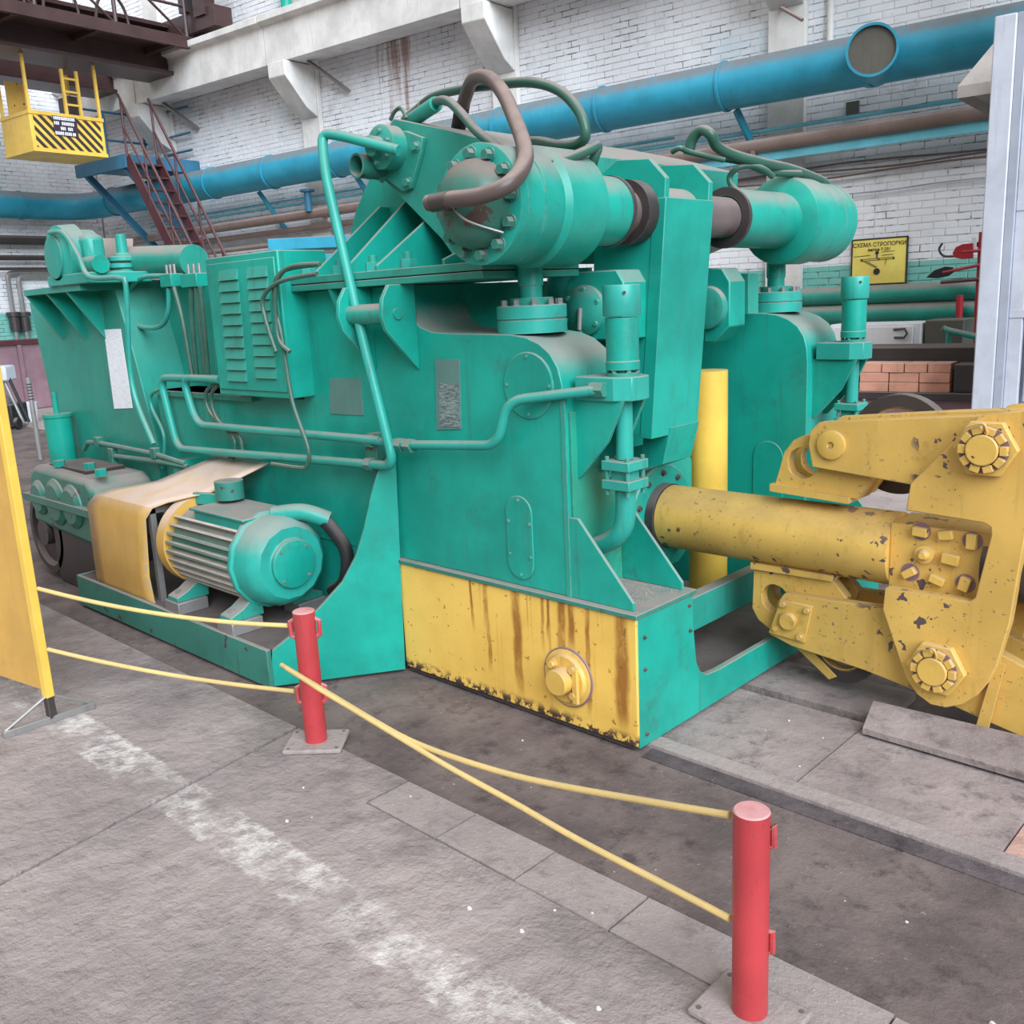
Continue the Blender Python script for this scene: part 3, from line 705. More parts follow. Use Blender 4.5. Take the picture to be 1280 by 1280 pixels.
# ---- yellow operator cabin under the crane
cu0, cu1, co0, co1, cz0, cz1 = -13.25, -12.3, 1.95, 3.2, 4.29, 4.90
cb = thing('crane_cabin', UO((cu0 + cu1) / 2, (co0 + co1) / 2, cz0), 'yellow open crane cabin with black diagonal stripes hanging under the crane', 'cabin')
P_ = PY
obj('tub', wbox(cu0, cu1, co0, co1, cz0, cz1), 'yellow_clean', cb, bevel=.01)
obj('bottom_rim', wbox(cu0 - .01, cu1 + .015, co0 - .01, co1 + .01, cz0 - .005, cz0 + .05), 'yellow_clean', cb); obj('top_rim', wbox(cu0 - .01, cu1 + .015, co0 - .01, co1 + .01, cz1 - .05, cz1 + .005), 'yellow_clean', cb)
# each stripe is a flat bar of black paint on the front sheet
ow, zh = co1 - co0 - .12, cz1 - cz0 - .12
def clip_stripe(c0):
    """diagonal band clipped to the sheet, in (off, z) units measured from the lower far corner"""
    w = .075; pts = []
    poly = [(-1, c0 - 1), (3, c0 + 3), (3, c0 + 3 + w), (-1, c0 - 1 + w)]
    for ax_, lim, sgn in ((0, 0, 1), (0, ow, -1), (1, 0, 1), (1, zh, -1)):
        out = []
        for i in range(len(poly)):
            p, q = poly[i - 1], poly[i]; ip, iq = (p[ax_] - lim) * sgn >= 0, (q[ax_] - lim) * sgn >= 0
            if ip != iq:
                t = (lim - p[ax_]) / (q[ax_] - p[ax_]); out.append((p[0] + t * (q[0] - p[0]), p[1] + t * (q[1] - p[1])))
            if iq: out.append(q)
        poly = out
        if not poly: return None
    return poly
for k in range(-8, 6):
    q = clip_stripe(k * .15 + .03)
    if q and len(q) > 2: obj('stripe', MB().poly([UO(cu1 + .002, co0 + .06 + a_, cz0 + .06 + b_) for a_, b_ in q], WD * .004), 'ink', cb, smooth=False)
sc_ = UO(cu1 + .012, (co0 + co1) / 2 + .05, cz0 + .42)
cs = obj('notice_board', MB().obox(sc_, WN * .20, WD * .006, UZ * .15), 'dark_violet', cb)
lm = MB()
for i, words in enumerate((((-.19, .09), (.11, .18)), ((-.19, -.1), (-.06, .13)), ((-.09, .0), (.03, .11)), ((-.19, -.06), (-.03, .07), (.1, .17)))):
    for a_, b_ in words:
        x = a_
        while x < b_ - .01:                      # worn white letters, too blurred to read
            lm.obox(sc_ + WD * .008 + UZ * (.115 - i * .077) - WN * (x + .012), WN * .010, WD * .002, UZ * .025); x += .03
obj('lettering', lm, 'paper', cs, smooth=False, kind='stuff')
for (u, o) in ((cu0 + .03, co0 + .03), (cu1 - .03, co0 + .03), (cu0 + .03, co1 - .03), (cu1 - .03, co1 - .03), (cu1 - .03, co0 + .35), (cu1 - .03, co0 + .6)):
    obj('upright', wbox(u - .022, u + .022, o - .022, o + .022, cz1, 5.74 if o not in (co0 + .35, co0 + .6) else 5.6), 'yellow_clean', cb)
for i in range(3): obj('ladder_rung', wbox(cu1 - .05, cu1 - .02, co0 + .35, co0 + .6, 5.05 + i * .2, 5.08 + i * .2), 'yellow_clean', cb)
obj('back_panel', wbox(cu0, cu0 + .03, co0 + .75, co1 - .15, cz1, 5.5), 'yellow', cb)
obj('control_box', wbox(cu0 + .15, cu0 + .5, co0 + .1, co0 + .3, cz1, 5.3), 'steel_dark', cb)
obj('seat', wbox(cu0 + .3, cu0 + .7, co0 + .55, co0 + .85, cz1 - .05, cz1 + .06), 'black', cb)
# ---- blue landing and maroon stair
pf = thing('blue_landing', UO(-13.4, .9, 2.3), 'blue steel landing platform on the wall beside the crane cabin', 'platform')
obj('deck', wbox(-14.1, -12.5, .03, 1.5, 4.28, 4.36), 'blue_plat', pf)
obj('edge_channel', wbox(-12.55, -12.45, .03, 1.5, 4.18, 4.40), 'blue_plat', pf); obj('edge_channel', wbox(-14.15, -12.45, 1.46, 1.54, 4.18, 4.40), 'blue_plat', pf)
for u in (-13.9, -12.6): obj('knee_brace', MB().beam(UO(u, 1.45, 4.2), UO(u, .05, 2.75), .09, .11), 'blue_plat', pf)
for o in (.1, .9): obj('railing_post', MB().cyl(UO(-14.05, o, 4.36), UO(-14.05, o, 5.4), .025), 'blue_plat', pf)
for z_ in (4.9, 5.4): obj('railing_rail', MB().cyl(UO(-14.05, .05, z_), UO(-14.05, 1.5, z_), .022), 'blue_plat', pf)
for z_ in (4.6, 4.9, 5.35): obj('railing_rail', MB().cyl(UO(-13.4, .12, z_), UO(-12.5, .12, z_), .022), 'blue_plat', pf)
st = thing('steep_stair', UO(-11.3, .9, 0), 'steep maroon steel stair with handrails up to the blue landing', 'stair')
def stp(t, o): return UO(-12.43 + t * 2.7, o, 4.34 * (1 - t) )
for o in (.92, 1.5): obj('stringer', MB().beam(stp(0, o), stp(1, o), .03, .2, WN.cross(WD)), 'maroon', st)
for i in range(19): obj('tread', MB().obox(stp((i + .5) / 19, 1.21), WD * .09, WN * .29, UZ * .012), 'maroon', st)
for o in (.92, 1.5):
    obj('handrail', MB().tube([stp(-.02, o) + UZ * .95, stp(.3, o) + UZ * .95, stp(1, o) + UZ * .95], .025, 8, smooth=False), 'maroon', st)
    obj('mid_rail', MB().tube([stp(0, o) + UZ * .5, stp(1, o) + UZ * .5], .02, 8, smooth=False), 'maroon', st)
    for i in range(6): obj('baluster', MB().tube([stp(i / 5, o), stp(i / 5, o) + UZ * .95], .022, 8, smooth=False), 'maroon', st)
# ---- things at the left end of the hall
for k, (px_, py0) in enumerate(((13, 341), (26, 345))):
    top = PL(px_, py0, .15); ft = PL(px_ + 8, 420, .15)
    vp = thing('vertical_pipe', Vector((ft.x, ft.y, 0)), ('first', 'second')[k] + ' grey vertical pipe with dark valve counted from the outer end of the left wall', 'pipe')
    obj('riser', MB().tube([Vector((ft.x, ft.y, .0)), Vector((ft.x, ft.y, top.z)), Vector((ft.x, ft.y, top.z)) - WN * 1.4], .045, 10, fil=.12), 'steel', vp)
    zv = PL(px_ + 7, 403, .15).z
    obj('valve', MB().cyl(Vector((ft.x, ft.y, zv - .16)), Vector((ft.x, ft.y, zv + .1)), .10, n=12).cyl(Vector((ft.x, ft.y, zv + .12)), Vector((ft.x, ft.y, zv + .2)), .13, n=12), 'steel_dark', vp)
for k, (py_, r, mt) in enumerate(((300, .09, 'steel_dark'), (322, .05, 'steel_dark'), (336, .03, 'steel_dark'))):
    c = PL(10, py_, .25); o0 = (c - W0).dot(WN)
    tag(obj('wall_pipe', MB().tube([UO(UC + .25, 9, c.z), UO(UC + .25, .3, c.z)], r, 12, smooth=False), mt), ('thick', 'medium', 'thin')[k] + ' dark horizontal pipe on the left wall below the blue duct', 'pipe')
bn = UO(UC + 1.5, 2.6, 0)
c0 = PL(55, 427, 1.3); zt = c0.z
bin_ = thing('scrap_bin', bn, 'dull purple steel scrap bin against the left wall', 'bin')
ob = (PL(-40, 460, 1.3) - W0).dot(WN); oa = (PL(75, 460, 1.3) - W0).dot(WN)
obj('body', wbox(UC + .5, UC + 1.3, oa, ob, 0, zt), 'purple', bin_, bevel=.02)
for i in range(4): obj('rib', wbox(UC + 1.3, UC + 1.36, oa + .2 + i * .5, oa + .27 + i * .5, .05, zt - .03), 'purple', bin_)
obj('rim', wbox(UC + .46, UC + 1.36, oa - .04, ob + .04, zt - .02, zt + .06), 'maroon', bin_)
# vacuum-like grey machine with a hose, white bucket, marked rod
mq = PZ(14, 535); md = thing('floor_saw', mq, 'black and silver wheeled floor machine by the yellow screen', 'machine')
sc1 = (mq - CAM).dot(FW) / FPX
r_ = Vector((RT.x, RT.y, 0)).normalized(); d_ = Vector((-r_.y, r_.x, 0))
def lp(dx, dy, dz): return mq + r_ * dx + d_ * dy + UZ * dz
obj('chassis', MB().obox(lp(-.05, .1, .22), r_ * .18, d_ * .25, UZ * .16), 'black', md, bevel=.02)
obj('motor_housing', MB().cyl(lp(-.22, -.05, .36), lp(.02, -.05, .36), .16), 'steel', md)
obj('head', MB().obox(lp(-.06, 0, .86), r_ * .2, d_ * .16, UZ * .12), 'grey_paint', md, bevel=.03)
for s_ in (0, .09): obj('strut', MB().tube([lp(.03 + s_, -.05, .78), lp(.22 + s_, -.02, .08)], .025, 8), ('steel' if s_ == 0 else 'black'), md)
for s_ in (-.15, .2): obj('wheel', MB().cyl(lp(s_, -.2, .09), lp(s_ + .05, -.2, .09), .09), 'black', md)
bq = PZ(37, 527)
bk = thing('white_bucket', bq, 'white plastic bucket on the floor beside the floor machine', 'bucket')
obj('body', MB().lathe(bq, UZ, [(0, .13), (.32, .16), (.32, .145), (.02, .12)], 20), 'white', bk)
obj('handle', MB().tube([bq + r_ * .16 + UZ * .3, bq + UZ * .14 - d_ * .17, bq - r_ * .16 + UZ * .3], .006, 6), 'steel', bk)
rq = PZ(51, 575); rt = 1.6 - (1.6) * ((470 - 402) / (575 - 402.))
rd = thing('marked_rod', rq, 'grey upright rod with dark bands beside the green vertical cylinder', 'rod')
hr = project(rq + UZ * .9); 
obj('shaft', MB().cyl(rq, rq + UZ * .98, .028, n=12), 'steel', rd)
for i in range(6): obj('band', MB().cyl(rq + UZ * (.72 + i * .035), rq + UZ * (.735 + i * .035), .03, n=12), 'steel_dark', rd)
# blue ribbed canopy seen behind the machine
q0 = CAM + ray(345, 300) * 9.0; q1 = CAM + ray(440, 288) * 9.0; du = Vector((q1.x - q0.x, q1.y - q0.y, 0)).normalized(); dn = Vector((du.y, -du.x, 0))
cn = thing('blue_bench', Vector((q0.x, q0.y, 0)), 'blue steel rack with channel shelves behind the machine', 'rack')
for k in range(2): obj('channel', MB().obox(q0 + du * .8 - dn * .1 - UZ * (.05 + .16 * k) , du * .85, dn * .25, UZ * .055), 'blue', cn, bevel=.008)
for s_ in (0.05, 1.5): obj('leg', MB().obox(Vector((q0.x, q0.y, (q0.z - .2) / 2)) + du * s_ - dn * .1, du * .04, dn * .04, UZ * (q0.z - .2) / 2), 'blue', cn)
# ================================================================== the forging manipulator
YS, YC = 2.53, 3.55                              # near side plate, centre line
mc = thing('forging_manipulator', (-3.6, YC, 0), 'large green rail-bound forging manipulator with a yellow tong arm', 'machine')
def V3(*a): return Vector(a)
NY, PXD = V3(0, -1, 0), V3(1, 0, 0)

# ---- chassis
sp = obj('side_plate', MB().box((-3.14, 2.51, .015), (-1.86, 2.53, .497)), 'rusty_yellow', mc, bevel=.003, label='yellow side plate with brown rust runs')
obj('skirt', MB().box((-3.12, 2.515, 0), (-1.88, 2.53, .016)), 'steel_dark', sp)
hb = PY(711, 846, 2.51)
hub = obj('axle_hub', MB().lathe(hb, NY, [(0, .112), (.012, .112), (.016, .098), (.022, .094), (.03, .09), (.03, .052), (.075, .052), (.08, .046)], 36), 'yellow', mc, label='round yellow axle hub cover')
bolts(hub, [(p, NY) for p in circ(hb + NY * .03, NY, .071, 4, .78)], .014, .018, 'yellow')
obj('lock_bar', MB().obox(hb + V3(.062, -.036, -.01), V3(.012, 0, 0), V3(0, .008, 0), V3(0, 0, .07)), 'yellow', hub, bevel=.002)
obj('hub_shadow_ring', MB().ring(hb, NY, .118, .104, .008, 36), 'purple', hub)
dk = obj('deck_plate', MB().box((-3.16, 2.50, .498), (-1.85, 2.88, .516)), 'green_old', mc, bevel=.003)
fpts = [(2.52, .005), (2.52, .495), (2.865, .495), (2.872, .36), (2.89, .22), (2.915, .175), (2.96, .145), (3.05, .137), (4.05, .137), (4.14, .15), (4.2, .2), (4.22, .36), (4.23, .495), (4.58, .495), (4.58, .005)]
fpl = obj('front_plate', MB().yz(fpts, -1.885, -1.858), 'green', mc, bevel=.003)
bolts(fpl, [(V3(-1.858, y, z), PXD) for y, z in ((2.555, .42), (2.555, .3), (2.84, .46), (2.845, .36), (2.56, .05))], .006, .008, 'steel_dark')
obj('chassis_beam', MB().box((-5.3, 2.535, .02), (-1.89, 2.86, .495)), 'green', mc)
obj('chassis_beam', MB().box((-5.3, 4.24, .02), (-1.89, 4.57, .495)), 'green', mc)
za, zb = PX(905, 730, -2.1).z, PX(905, 770, -2.1).z
obj('cross_beam', MB().box((-2.16, 2.862, zb), (-2.1, 4.238, za)), 'green_dusty', mc, bevel=.004)
obj('cross_beam', MB().box((-3.4, 2.862, .04), (-3.34, 4.238, .45)), 'green_dusty', mc)
obj('belly_plate', MB().box((-5.2, 2.862, .02), (-1.9, 4.238, .04)), 'black', mc)  # black colour stands in for the shade inside the front opening

# ---- near and far side frames
prof = [(-5.27, .517), (-5.27, 1.19), (-3.78, 1.19), (-3.78, 1.68), (-3.0, 1.68), (-2.992, 1.61), (-2.965, 1.55), (-2.92, 1.513), (-2.85, 1.492), (-2.75, 1.486),
        (-2.42, 1.478), (-2.345, 1.468), (-2.28, 1.445), (-2.23, 1.41), (-2.195, 1.36), (-2.178, 1.30), (-2.172, 1.22), (-2.172, .517)]
yi = PZ(750, 414, 1.47).y; yi = max(2.8, min(yi, 3.05))
sf = obj('side_frame', MB().xz(prof, YS, yi), 'green', mc, bevel=.004)
prof2 = [(-5.27, .517), (-5.27, 1.19), (-3.0, 1.19)] + prof[4:]
ff = obj('side_frame', MB().xz(prof2, 4.38, 4.72), 'green', mc, bevel=.004)
obj('cross_wall', MB().box((-3.10, YS + .01, .8), (-3.004, 4.4, 1.68)), 'green', mc)
# lower near body, left of the yellow plate, down behind the motor
obj('lower_body', MB().box((-5.27, YS + .004, .05), (-3.15, 2.86, .517)), 'green', mc)
# thin worn edge seam on the frame corner
obj('corner_seam', MB().box((-2.185, YS - .004, .517), (-2.166, YS, 1.25)), 'green_dusty', sf)
obj('front_web', MB().box((-2.172, YS + .02, .517), (-2.160, yi - .02, 1.2)), 'green_stained', sf)
# hatch covers
c = PY(661, 482, YS)
h1 = obj('hatch_cover', MB().lathe(c, NY, [(0, .122), (.005, .122), (.008, .118)], 44), 'green', sf, label='round flush hatch cover')
bolts(h1, [(p, NY) for p in circ(c + NY * .008, NY, .105, 4)], .006, .005)
c = PY(651, 672, YS); hw, hh = .068, .165
st_ = [c + V3(hw * math.cos(t), 0, (hh - hw) + hw * math.sin(t)) for t in [math.pi * i / 12 for i in range(13)]] + [c + V3(hw * math.cos(t), 0, -(hh - hw) + hw * math.sin(t)) for t in [math.pi + math.pi * i / 12 for i in range(13)]]
h2 = obj('hatch_cover', MB().poly(st_, NY * .008), 'green', sf, bevel=.002, label='oval flush hatch cover')
bolts(h2, [(c + V3(dx, -.008, dz), NY) for dx, dz in ((0, .148), (0, -.148), (.055, .06), (.055, -.07), (-.055, .06), (-.055, -.07))], .006, .005)
c = PY(960, 600, 4.38)
st_ = [c + V3(.085 * math.cos(t), 0, .12 + .085 * math.sin(t)) for t in [math.pi * i / 12 for i in range(13)]] + [c + V3(.085 * math.cos(t), 0, -.12 + .085 * math.sin(t)) for t in [math.pi + math.pi * i / 12 for i in range(13)]]
obj('hatch_cover', MB().poly(st_, NY * .006), 'green', ff, bevel=.002)
# plates
np_ = obj('name_plate', MB().pxy([(545, 449), (575, 449), (577, 536), (547, 537)], YS, YS - .005), 'dull_plate', sf, label='tall metal data plate')
obj('data_field', MB().pxy([(549, 479), (574, 480), (575, 534), (550, 533)], YS - .0055, YS - .007), 'plate_text', np_)
obj('blank_plate', MB().pxy([(413, 473), (451, 473), (455, 519), (414, 517)], YS, YS - .005), 'dull_plate', sf, label='square blank metal plate')
# gussets on the deck
gp = [(-2.17, .517), (-2.17, .82), (-2.125, .82), (-1.885, .545), (-1.885, .517)]
for y in (YS, 2.835): obj('gusset', MB().xz(gp, y, y + .014), 'green', mc, bevel=.002)
obj('gusset', MB().xz([(a, b) for a, b in gp], 4.4, 4.414), 'green', mc)
# chippings lying on the deck
m = MB(); rr = random.Random(5)
for i in range(420):
    x, y = rr.uniform(-2.16, -1.9), rr.uniform(2.56, 2.83); m.lathe((x, y, .514), (0, 0, 1), [(0, .002), (.0015, .003), (.0035, .0015)], 5)
obj('swarf', m, 'plate_light', dk, kind='stuff', smooth=False)

# ---- green lift cylinders at the front corners
def lift(y0, nm):
    x0 = -2.0
    z = lambda py_: PX(774, py_, x0).z
    r = lambda w: w * 3.2 / FPX / 2
    o = V3(x0, y0, 0)
    cy = obj('lift_cylinder', MB().lathe(o + UZ * z(462), UZ, [(0, r(44)), (z(452) - z(462), r(44)), (z(451) - z(462), r(42)), (z(397) - z(462), r(42))], 32), 'green', mc)
    obj('cap', MB().lathe(o + UZ * z(395), UZ, [(0, r(46)), (z(393) - z(395), r(48)), (z(358) - z(395), r(48)), (z(356) - z(395), r(46))], 36), 'green_pipe', cy)
    obj('cap_hole', MB().cyl(o + V3(.041, -.041, z(366)), o + V3(.05, -.05, z(366)), .006, n=10), 'black', cy)
    obj('neck', MB().cyl(o + UZ * z(470), o + UZ * z(452), r(27)), 'green', cy)
    obj('gland', MB().cyl(o + UZ * z(472), o + UZ * z(466), r(42)), 'green_dusty', cy)
    bolts(cy, [(p, UZ) for p in circ(o + UZ * z(466), UZ, r(36), 6)], .008, .014)
    fb = MB(); hex_ = [(x0 - .15, y0 - .085), (x0 + .02, y0 - .085), (x0 + .075, y0 - .05), (x0 + .085, y0), (x0 + .075, y0 + .05), (x0 + .02, y0 + .085), (x0 - .15, y0 + .085)]
    fb.poly([(x, y, z(500)) for x, y in hex_], UZ * (z(470) - z(500)))
    obj('flange_block', fb, 'green_pipe', cy, bevel=.004)
    br_ = MB()
    for dy in (-.07, .055): br_.xz([(-2.172, 1.245), (-1.95, 1.245), (-2.02, 1.10), (-2.15, .96), (-2.172, .96)], y0 + dy, y0 + dy + .014)
    obj('bracket', br_, 'green', cy)
    obj('riser_pipe', MB().cyl(o + UZ * z(575), o + UZ * z(500), r(23)), 'green_pipe', cy)
    for za_, zb_ in ((z(588), z(576)), (z(612), z(600))):
        obj('clamp_plate', MB().box((x0 - .06, y0 - .06, za_), (x0 + .06, y0 + .06, zb_)), 'green_pipe', cy, bevel=.003)
    obj('clamp_core', MB().box((x0 - .035, y0 - .035, z(600)), (x0 + .035, y0 + .035, z(588))), 'green_pipe', cy)
    for dx in (-.045, .045):
        for dy in (-.045, .045): obj('stud', MB().cyl(V3(x0 + dx, y0 + dy, z(619)), V3(x0 + dx, y0 + dy, z(571)), .008, n=8), 'green_dusty', cy)
    e0 = V3(x0, y0, z(612)); obj('elbow_pipe', MB().tube([e0, e0 - UZ * .08, e0 + V3(-.015, 0, -.15), e0 + V3(-.07, 0, -.205), e0 + V3(-.172, 0, -.25)], r(27), 14), 'green_pipe', cy)
    obj('elbow_flange', MB().cyl(V3(-2.172, y0, z(612) - .25), V3(-2.150, y0, z(612) - .24), .055, n=20), 'green_dusty', cy)
lift(2.652, 0); lift(4.505, 1)
# ---- pistons carrying the cross cylinders
def piston(x, y, ztop):
    o = V3(x, y, 1.478)
    p = obj('piston_base', MB().lathe(o, UZ, [(0, .132), (.046, .132), (.048, .126), (.052, .126), (.054, .132), (.098, .132), (.101, .128)], 40), 'green_pipe', mc)
    obj('gland_ring', MB().cyl(o + UZ * .10, o + UZ * .128, .082), 'green_dusty', p)
    bolts(p, [(q, UZ) for q in circ(o + UZ * .10, UZ, .108, 10, .2)], .011, .022, 'steel')
    obj('rod', MB().lathe(o, UZ, [(.12, .043), (.17, .043), (.172, .048), (ztop - 1.478, .048)], 24), 'green', p)
piston(-2.43, 2.665, 1.74); piston(-2.43, 4.53, 1.74)

# ---- cross cylinders on top
XC, ZC = -2.32, 1.914
def cross_cyl(sgn, t0):
    """sgn = -1 near cylinder (end cap towards the camera), +1 far one"""
    d = V3(0, sgn, 0); o = V3(XC, YC, ZC); at = lambda t: o + d * t
    b = obj('cross_cylinder', MB().lathe(o, d, [(t0, .128), (.775, .13), (.785, .17), (.80, .20), (.81, .205), (1.0, .205), (1.012, .195), (1.02, .188), (1.03, .193), (1.12, .193), (1.123, .188), (1.127, .188), (1.13, .193), (1.21, .193)], 48), 'green', mc, label='big green cross cylinder barrel')
    fl_ = obj('end_flange', MB().lathe(at(1.21), d, [(0, .195), (.035, .195), (.038, .19)], 48), 'green', b)
    bolts(b, [(p, d) for p in circ(at(1.248), d, .163, 12, .1)], .017, .03, 'green_old')
    obj('end_cap', MB().lathe(at(1.248), d, [(0, .146), (.03, .143), (.06, .132), (.085, .112), (.105, .08), (.115, .03)], 40), 'hub_face', b, label='domed worn end cap')
    obj('wiper_ring', MB().ring(at(t0 + .002), d * -1, .132, .095, .02, 36), 'steel_dark', b)
    obj('rod', MB().cyl(at(t0 - .34), at(t0 + .03), .088, n=32), 'rod', b)
    if sgn < 0: obj('split_collar', MB().ring(at(.383), d, .124, .087, .065, 36), 'steel_dark', b)
    return b, at, d
nb, nat, nd = cross_cyl(-1, .555); fb_, fat, fd = cross_cyl(1, .31)
cp = nat(1.35)
obj('port_block', MB().cyl(cp + V3(0, .03, .0), cp + V3(0, -.07, .0), .024, n=12).cyl(cp + V3(-.05, -.055, .005), cp + V3(.05, -.055, .0), .02, n=12), 'steel_dark', nb)
obj('drain_wire', MB().tube([cp + V3(.03, -.05, -.01), cp + V3(.07, -.02, -.06), nat(1.27) + V3(.13, 0, -.10)], .004, 6), 'steel', nb)
# ---- swing arm: two cheeks, cover and cross tube
ck = [(752, 217), (770, 200), (811, 198), (832, 222), (829, 300), (812, 546), (760, 540), (742, 470), (742, 300)]
yk = 3.17; cheek = [PY(a, b, yk) for a, b in ck]
arm = obj('arm_cheek', MB().poly(cheek, (0, .03, 0)), 'green', mc, bevel=.003)
yk2 = 3.48
obj('arm_cheek', MB().poly([v + V3(0, yk2 - yk, 0) for v in cheek], (0, .03, 0)), 'green', mc, bevel=.003)
T, B = PY(833, 246, yk), PY(815, 549, yk)
obj('arm_cover', MB().poly([T + V3(0, -.003, 0), B + V3(0, -.003, 0), B + V3(-.06, -.003, 0), T + V3(-.06, -.003, 0)], (0, yk2 + .033 - yk, 0)), 'green', mc, bevel=.003, label='bright green flat cover plate of the swing arm')
obj('cross_tube', MB().cyl(V3(XC, yk + .03, ZC + .0), V3(XC, yk2, ZC + .0), .105, n=36), 'green_dusty', mc)
obj('arm_web', MB().poly([PY(838, 535, yk + .12), PY(828, 580, yk + .12), PY(800, 590, yk + .12), PY(806, 530, yk + .12)], (0, .22, 0)), 'green', mc)
# ---- bearing blocks behind the arm
for y, pix, dc_ in ((3.02, [(708, 352), (718, 340), (770, 337), (779, 353), (779, 425), (708, 425)], (733, 388)),):
    bb = obj('bearing_block', MB().pxy(pix, y, y + .16), 'green', mc, bevel=.006)
    c = PY(*dc_, y); obj('bearing_cap', MB().lathe(c, NY, [(0, .10), (.02, .10), (.03, .085), (.045, .055), (.05, .02)], 28), 'green_dusty', bb)
    bolts(bb, [(p, NY) for p in circ(c + NY * .02, NY, .085, 6, .4)], .01, .016)
    obj('grease_nipple', MB().cyl(PY(724, 412, y - .06), PY(725, 385, y - .06), .010, n=10), 'steel', bb)
bb = obj('bearing_block', MB().pxy([(880, 335), (902, 335), (912, 352), (912, 408), (893, 428), (880, 428)], 3.86, 4.0), 'green', mc, bevel=.006)
obj('bearing_cap', MB().lathe(PY(886, 385, 3.86), NY, [(0, .10), (.03, .095), (.04, .07)], 28), 'green_dusty', bb)
obj('guide_bracket', MB().pxy([(779, 352), (808, 352), (808, 416), (779, 416)], 3.22, 3.26), 'green', mc, bevel=.003)
obj('far_bracket', MB().pxy([(912, 342), (935, 342), (935, 392), (912, 392)], 4.2, 4.3), 'green_dusty', mc)
obj('oil_tank', MB().cyl(PY(712, 420, 3.3), PY(712, 335, 3.3), .10, n=24), 'green', mc)
# ---- upper housing
hz = [(492, 148), (560, 162), (636, 182), (636, 300), (575, 332), (552, 299), (481, 226), (470, 182)]
yh = 2.72; hpts = [PY(a, b, yh) for a, b in hz]
hs = obj('upper_housing', MB().poly(hpts, (0, 1.66, 0)), 'green_dusty', mc, bevel=.004)
wl_ = [PY(a, b, 2.90) for a, b in ((428, 336), (445, 262), (470, 205), (585, 300), (600, 336))]
wz = 1.745
wl_ = [V3(v.x, v.y, max(v.z, wz)) for v in wl_]
obj('housing_web', MB().poly(wl_, (0, .04, 0)), 'green', mc, bevel=.003)
ftop = PY(560, 331, 2.46).z
flz0, flz1 = 1.682, 1.742
tf = obj('top_flange', MB().box((-3.83, 2.455, flz0), (-2.47, 3.0, flz0 + .026)).box((-3.83, 2.455, flz0 + .03), (-2.47, 3.0, flz1)), 'green_dusty', mc, bevel=.003)
for i, (tipx, topx, topy) in enumerate(((400, 452, 264), (437, 489, 252), (476, 530, 262), (560, 590, 300))):
    tip = PY(tipx, 334, 2.50); top = PY(topx, topy, 2.90); x = tip.x
    obj('rib', MB().poly([V3(x, 2.47, flz1), V3(x, 2.90, flz1), V3(x, 2.90, max(top.z, 1.9)), V3(x, 2.85, max(top.z, 1.9)), V3(x, 2.47, flz1 + .02)], (.016, 0, 0)), 'green', mc, bevel=.002)
for px_ in (386, 425, 467, 511):
    c = PY(px_, 341, 2.49); c.z = flz1
    nt = obj('flange_nut', MB().hexa(c, UZ, .034, .035), 'green_pipe', tf); obj('stud', MB().cyl(c, c + UZ * .062, .017, n=12), 'green_dusty', nt)
# round bearing on the housing, with the open stub
c = PY(497, 186, yh)
sq = [PY(a, b, yh) for a, b in ((466, 205), (474, 168), (512, 164), (533, 172), (531, 190), (518, 236), (508, 240), (484, 222))]
bp = obj('bearing_plate', MB().poly(sq, NY * .022), 'green_dusty', mc, bevel=.004)
bh = obj('bearing_hub', MB().lathe(c + NY * .022, NY, [(0, .088), (.07, .088), (.075, .08), (.08, .05), (.082, .04), (.12, .04), (.124, .034)], 36), 'green_dusty', bp)
bolts(bp, [(PY(a, b, yh - .022), NY) for a, b in ((521, 183), (511, 228), (478, 222))], .016, .022, 'green_dusty')
bolts(bp, [(p, NY) for p in circ(c + NY * .098, NY, .062, 6, .3)], .009, .016, 'green_dusty')
so_ = PY(457, 208, 2.62)
obj('open_stub', MB().lathe(so_ + V3(0, .25, 0), NY, [(0, .05), (.30, .05), (.30, .042), (.02, .042)], 28, False), 'green_old', mc)
# ---- lugs with pin under the flange
for px_, t in ((517, 0), (463, 1)):
    x = PY(px_, 410, YS).x
    ly = [(YS, flz0), (2.40, flz0), (2.365, 1.63), (2.355, 1.57), (2.37, 1.51), (2.50, 1.37), (YS, 1.34)]
    lg = obj('lug', MB().yz(ly, x, x + .022), 'green', mc, bevel=.003)
    obj('pin_end', MB().cyl(V3(x + .022, 2.43, 1.57), V3(x + .03, 2.43, 1.57), .022, n=20), 'green', lg)
x1, x0 = PY(517, 410, YS).x, PY(463, 410, YS).x
obj('lug_pin', MB().cyl(V3(x0 + .022, 2.43, 1.57), V3(x1, 2.43, 1.57), .042, n=24), 'green_dusty', mc)
obj('stiffener', MB().yz([(YS, flz0), (2.46, flz0), (YS, 1.5)], -3.42, -3.40), 'green', mc)
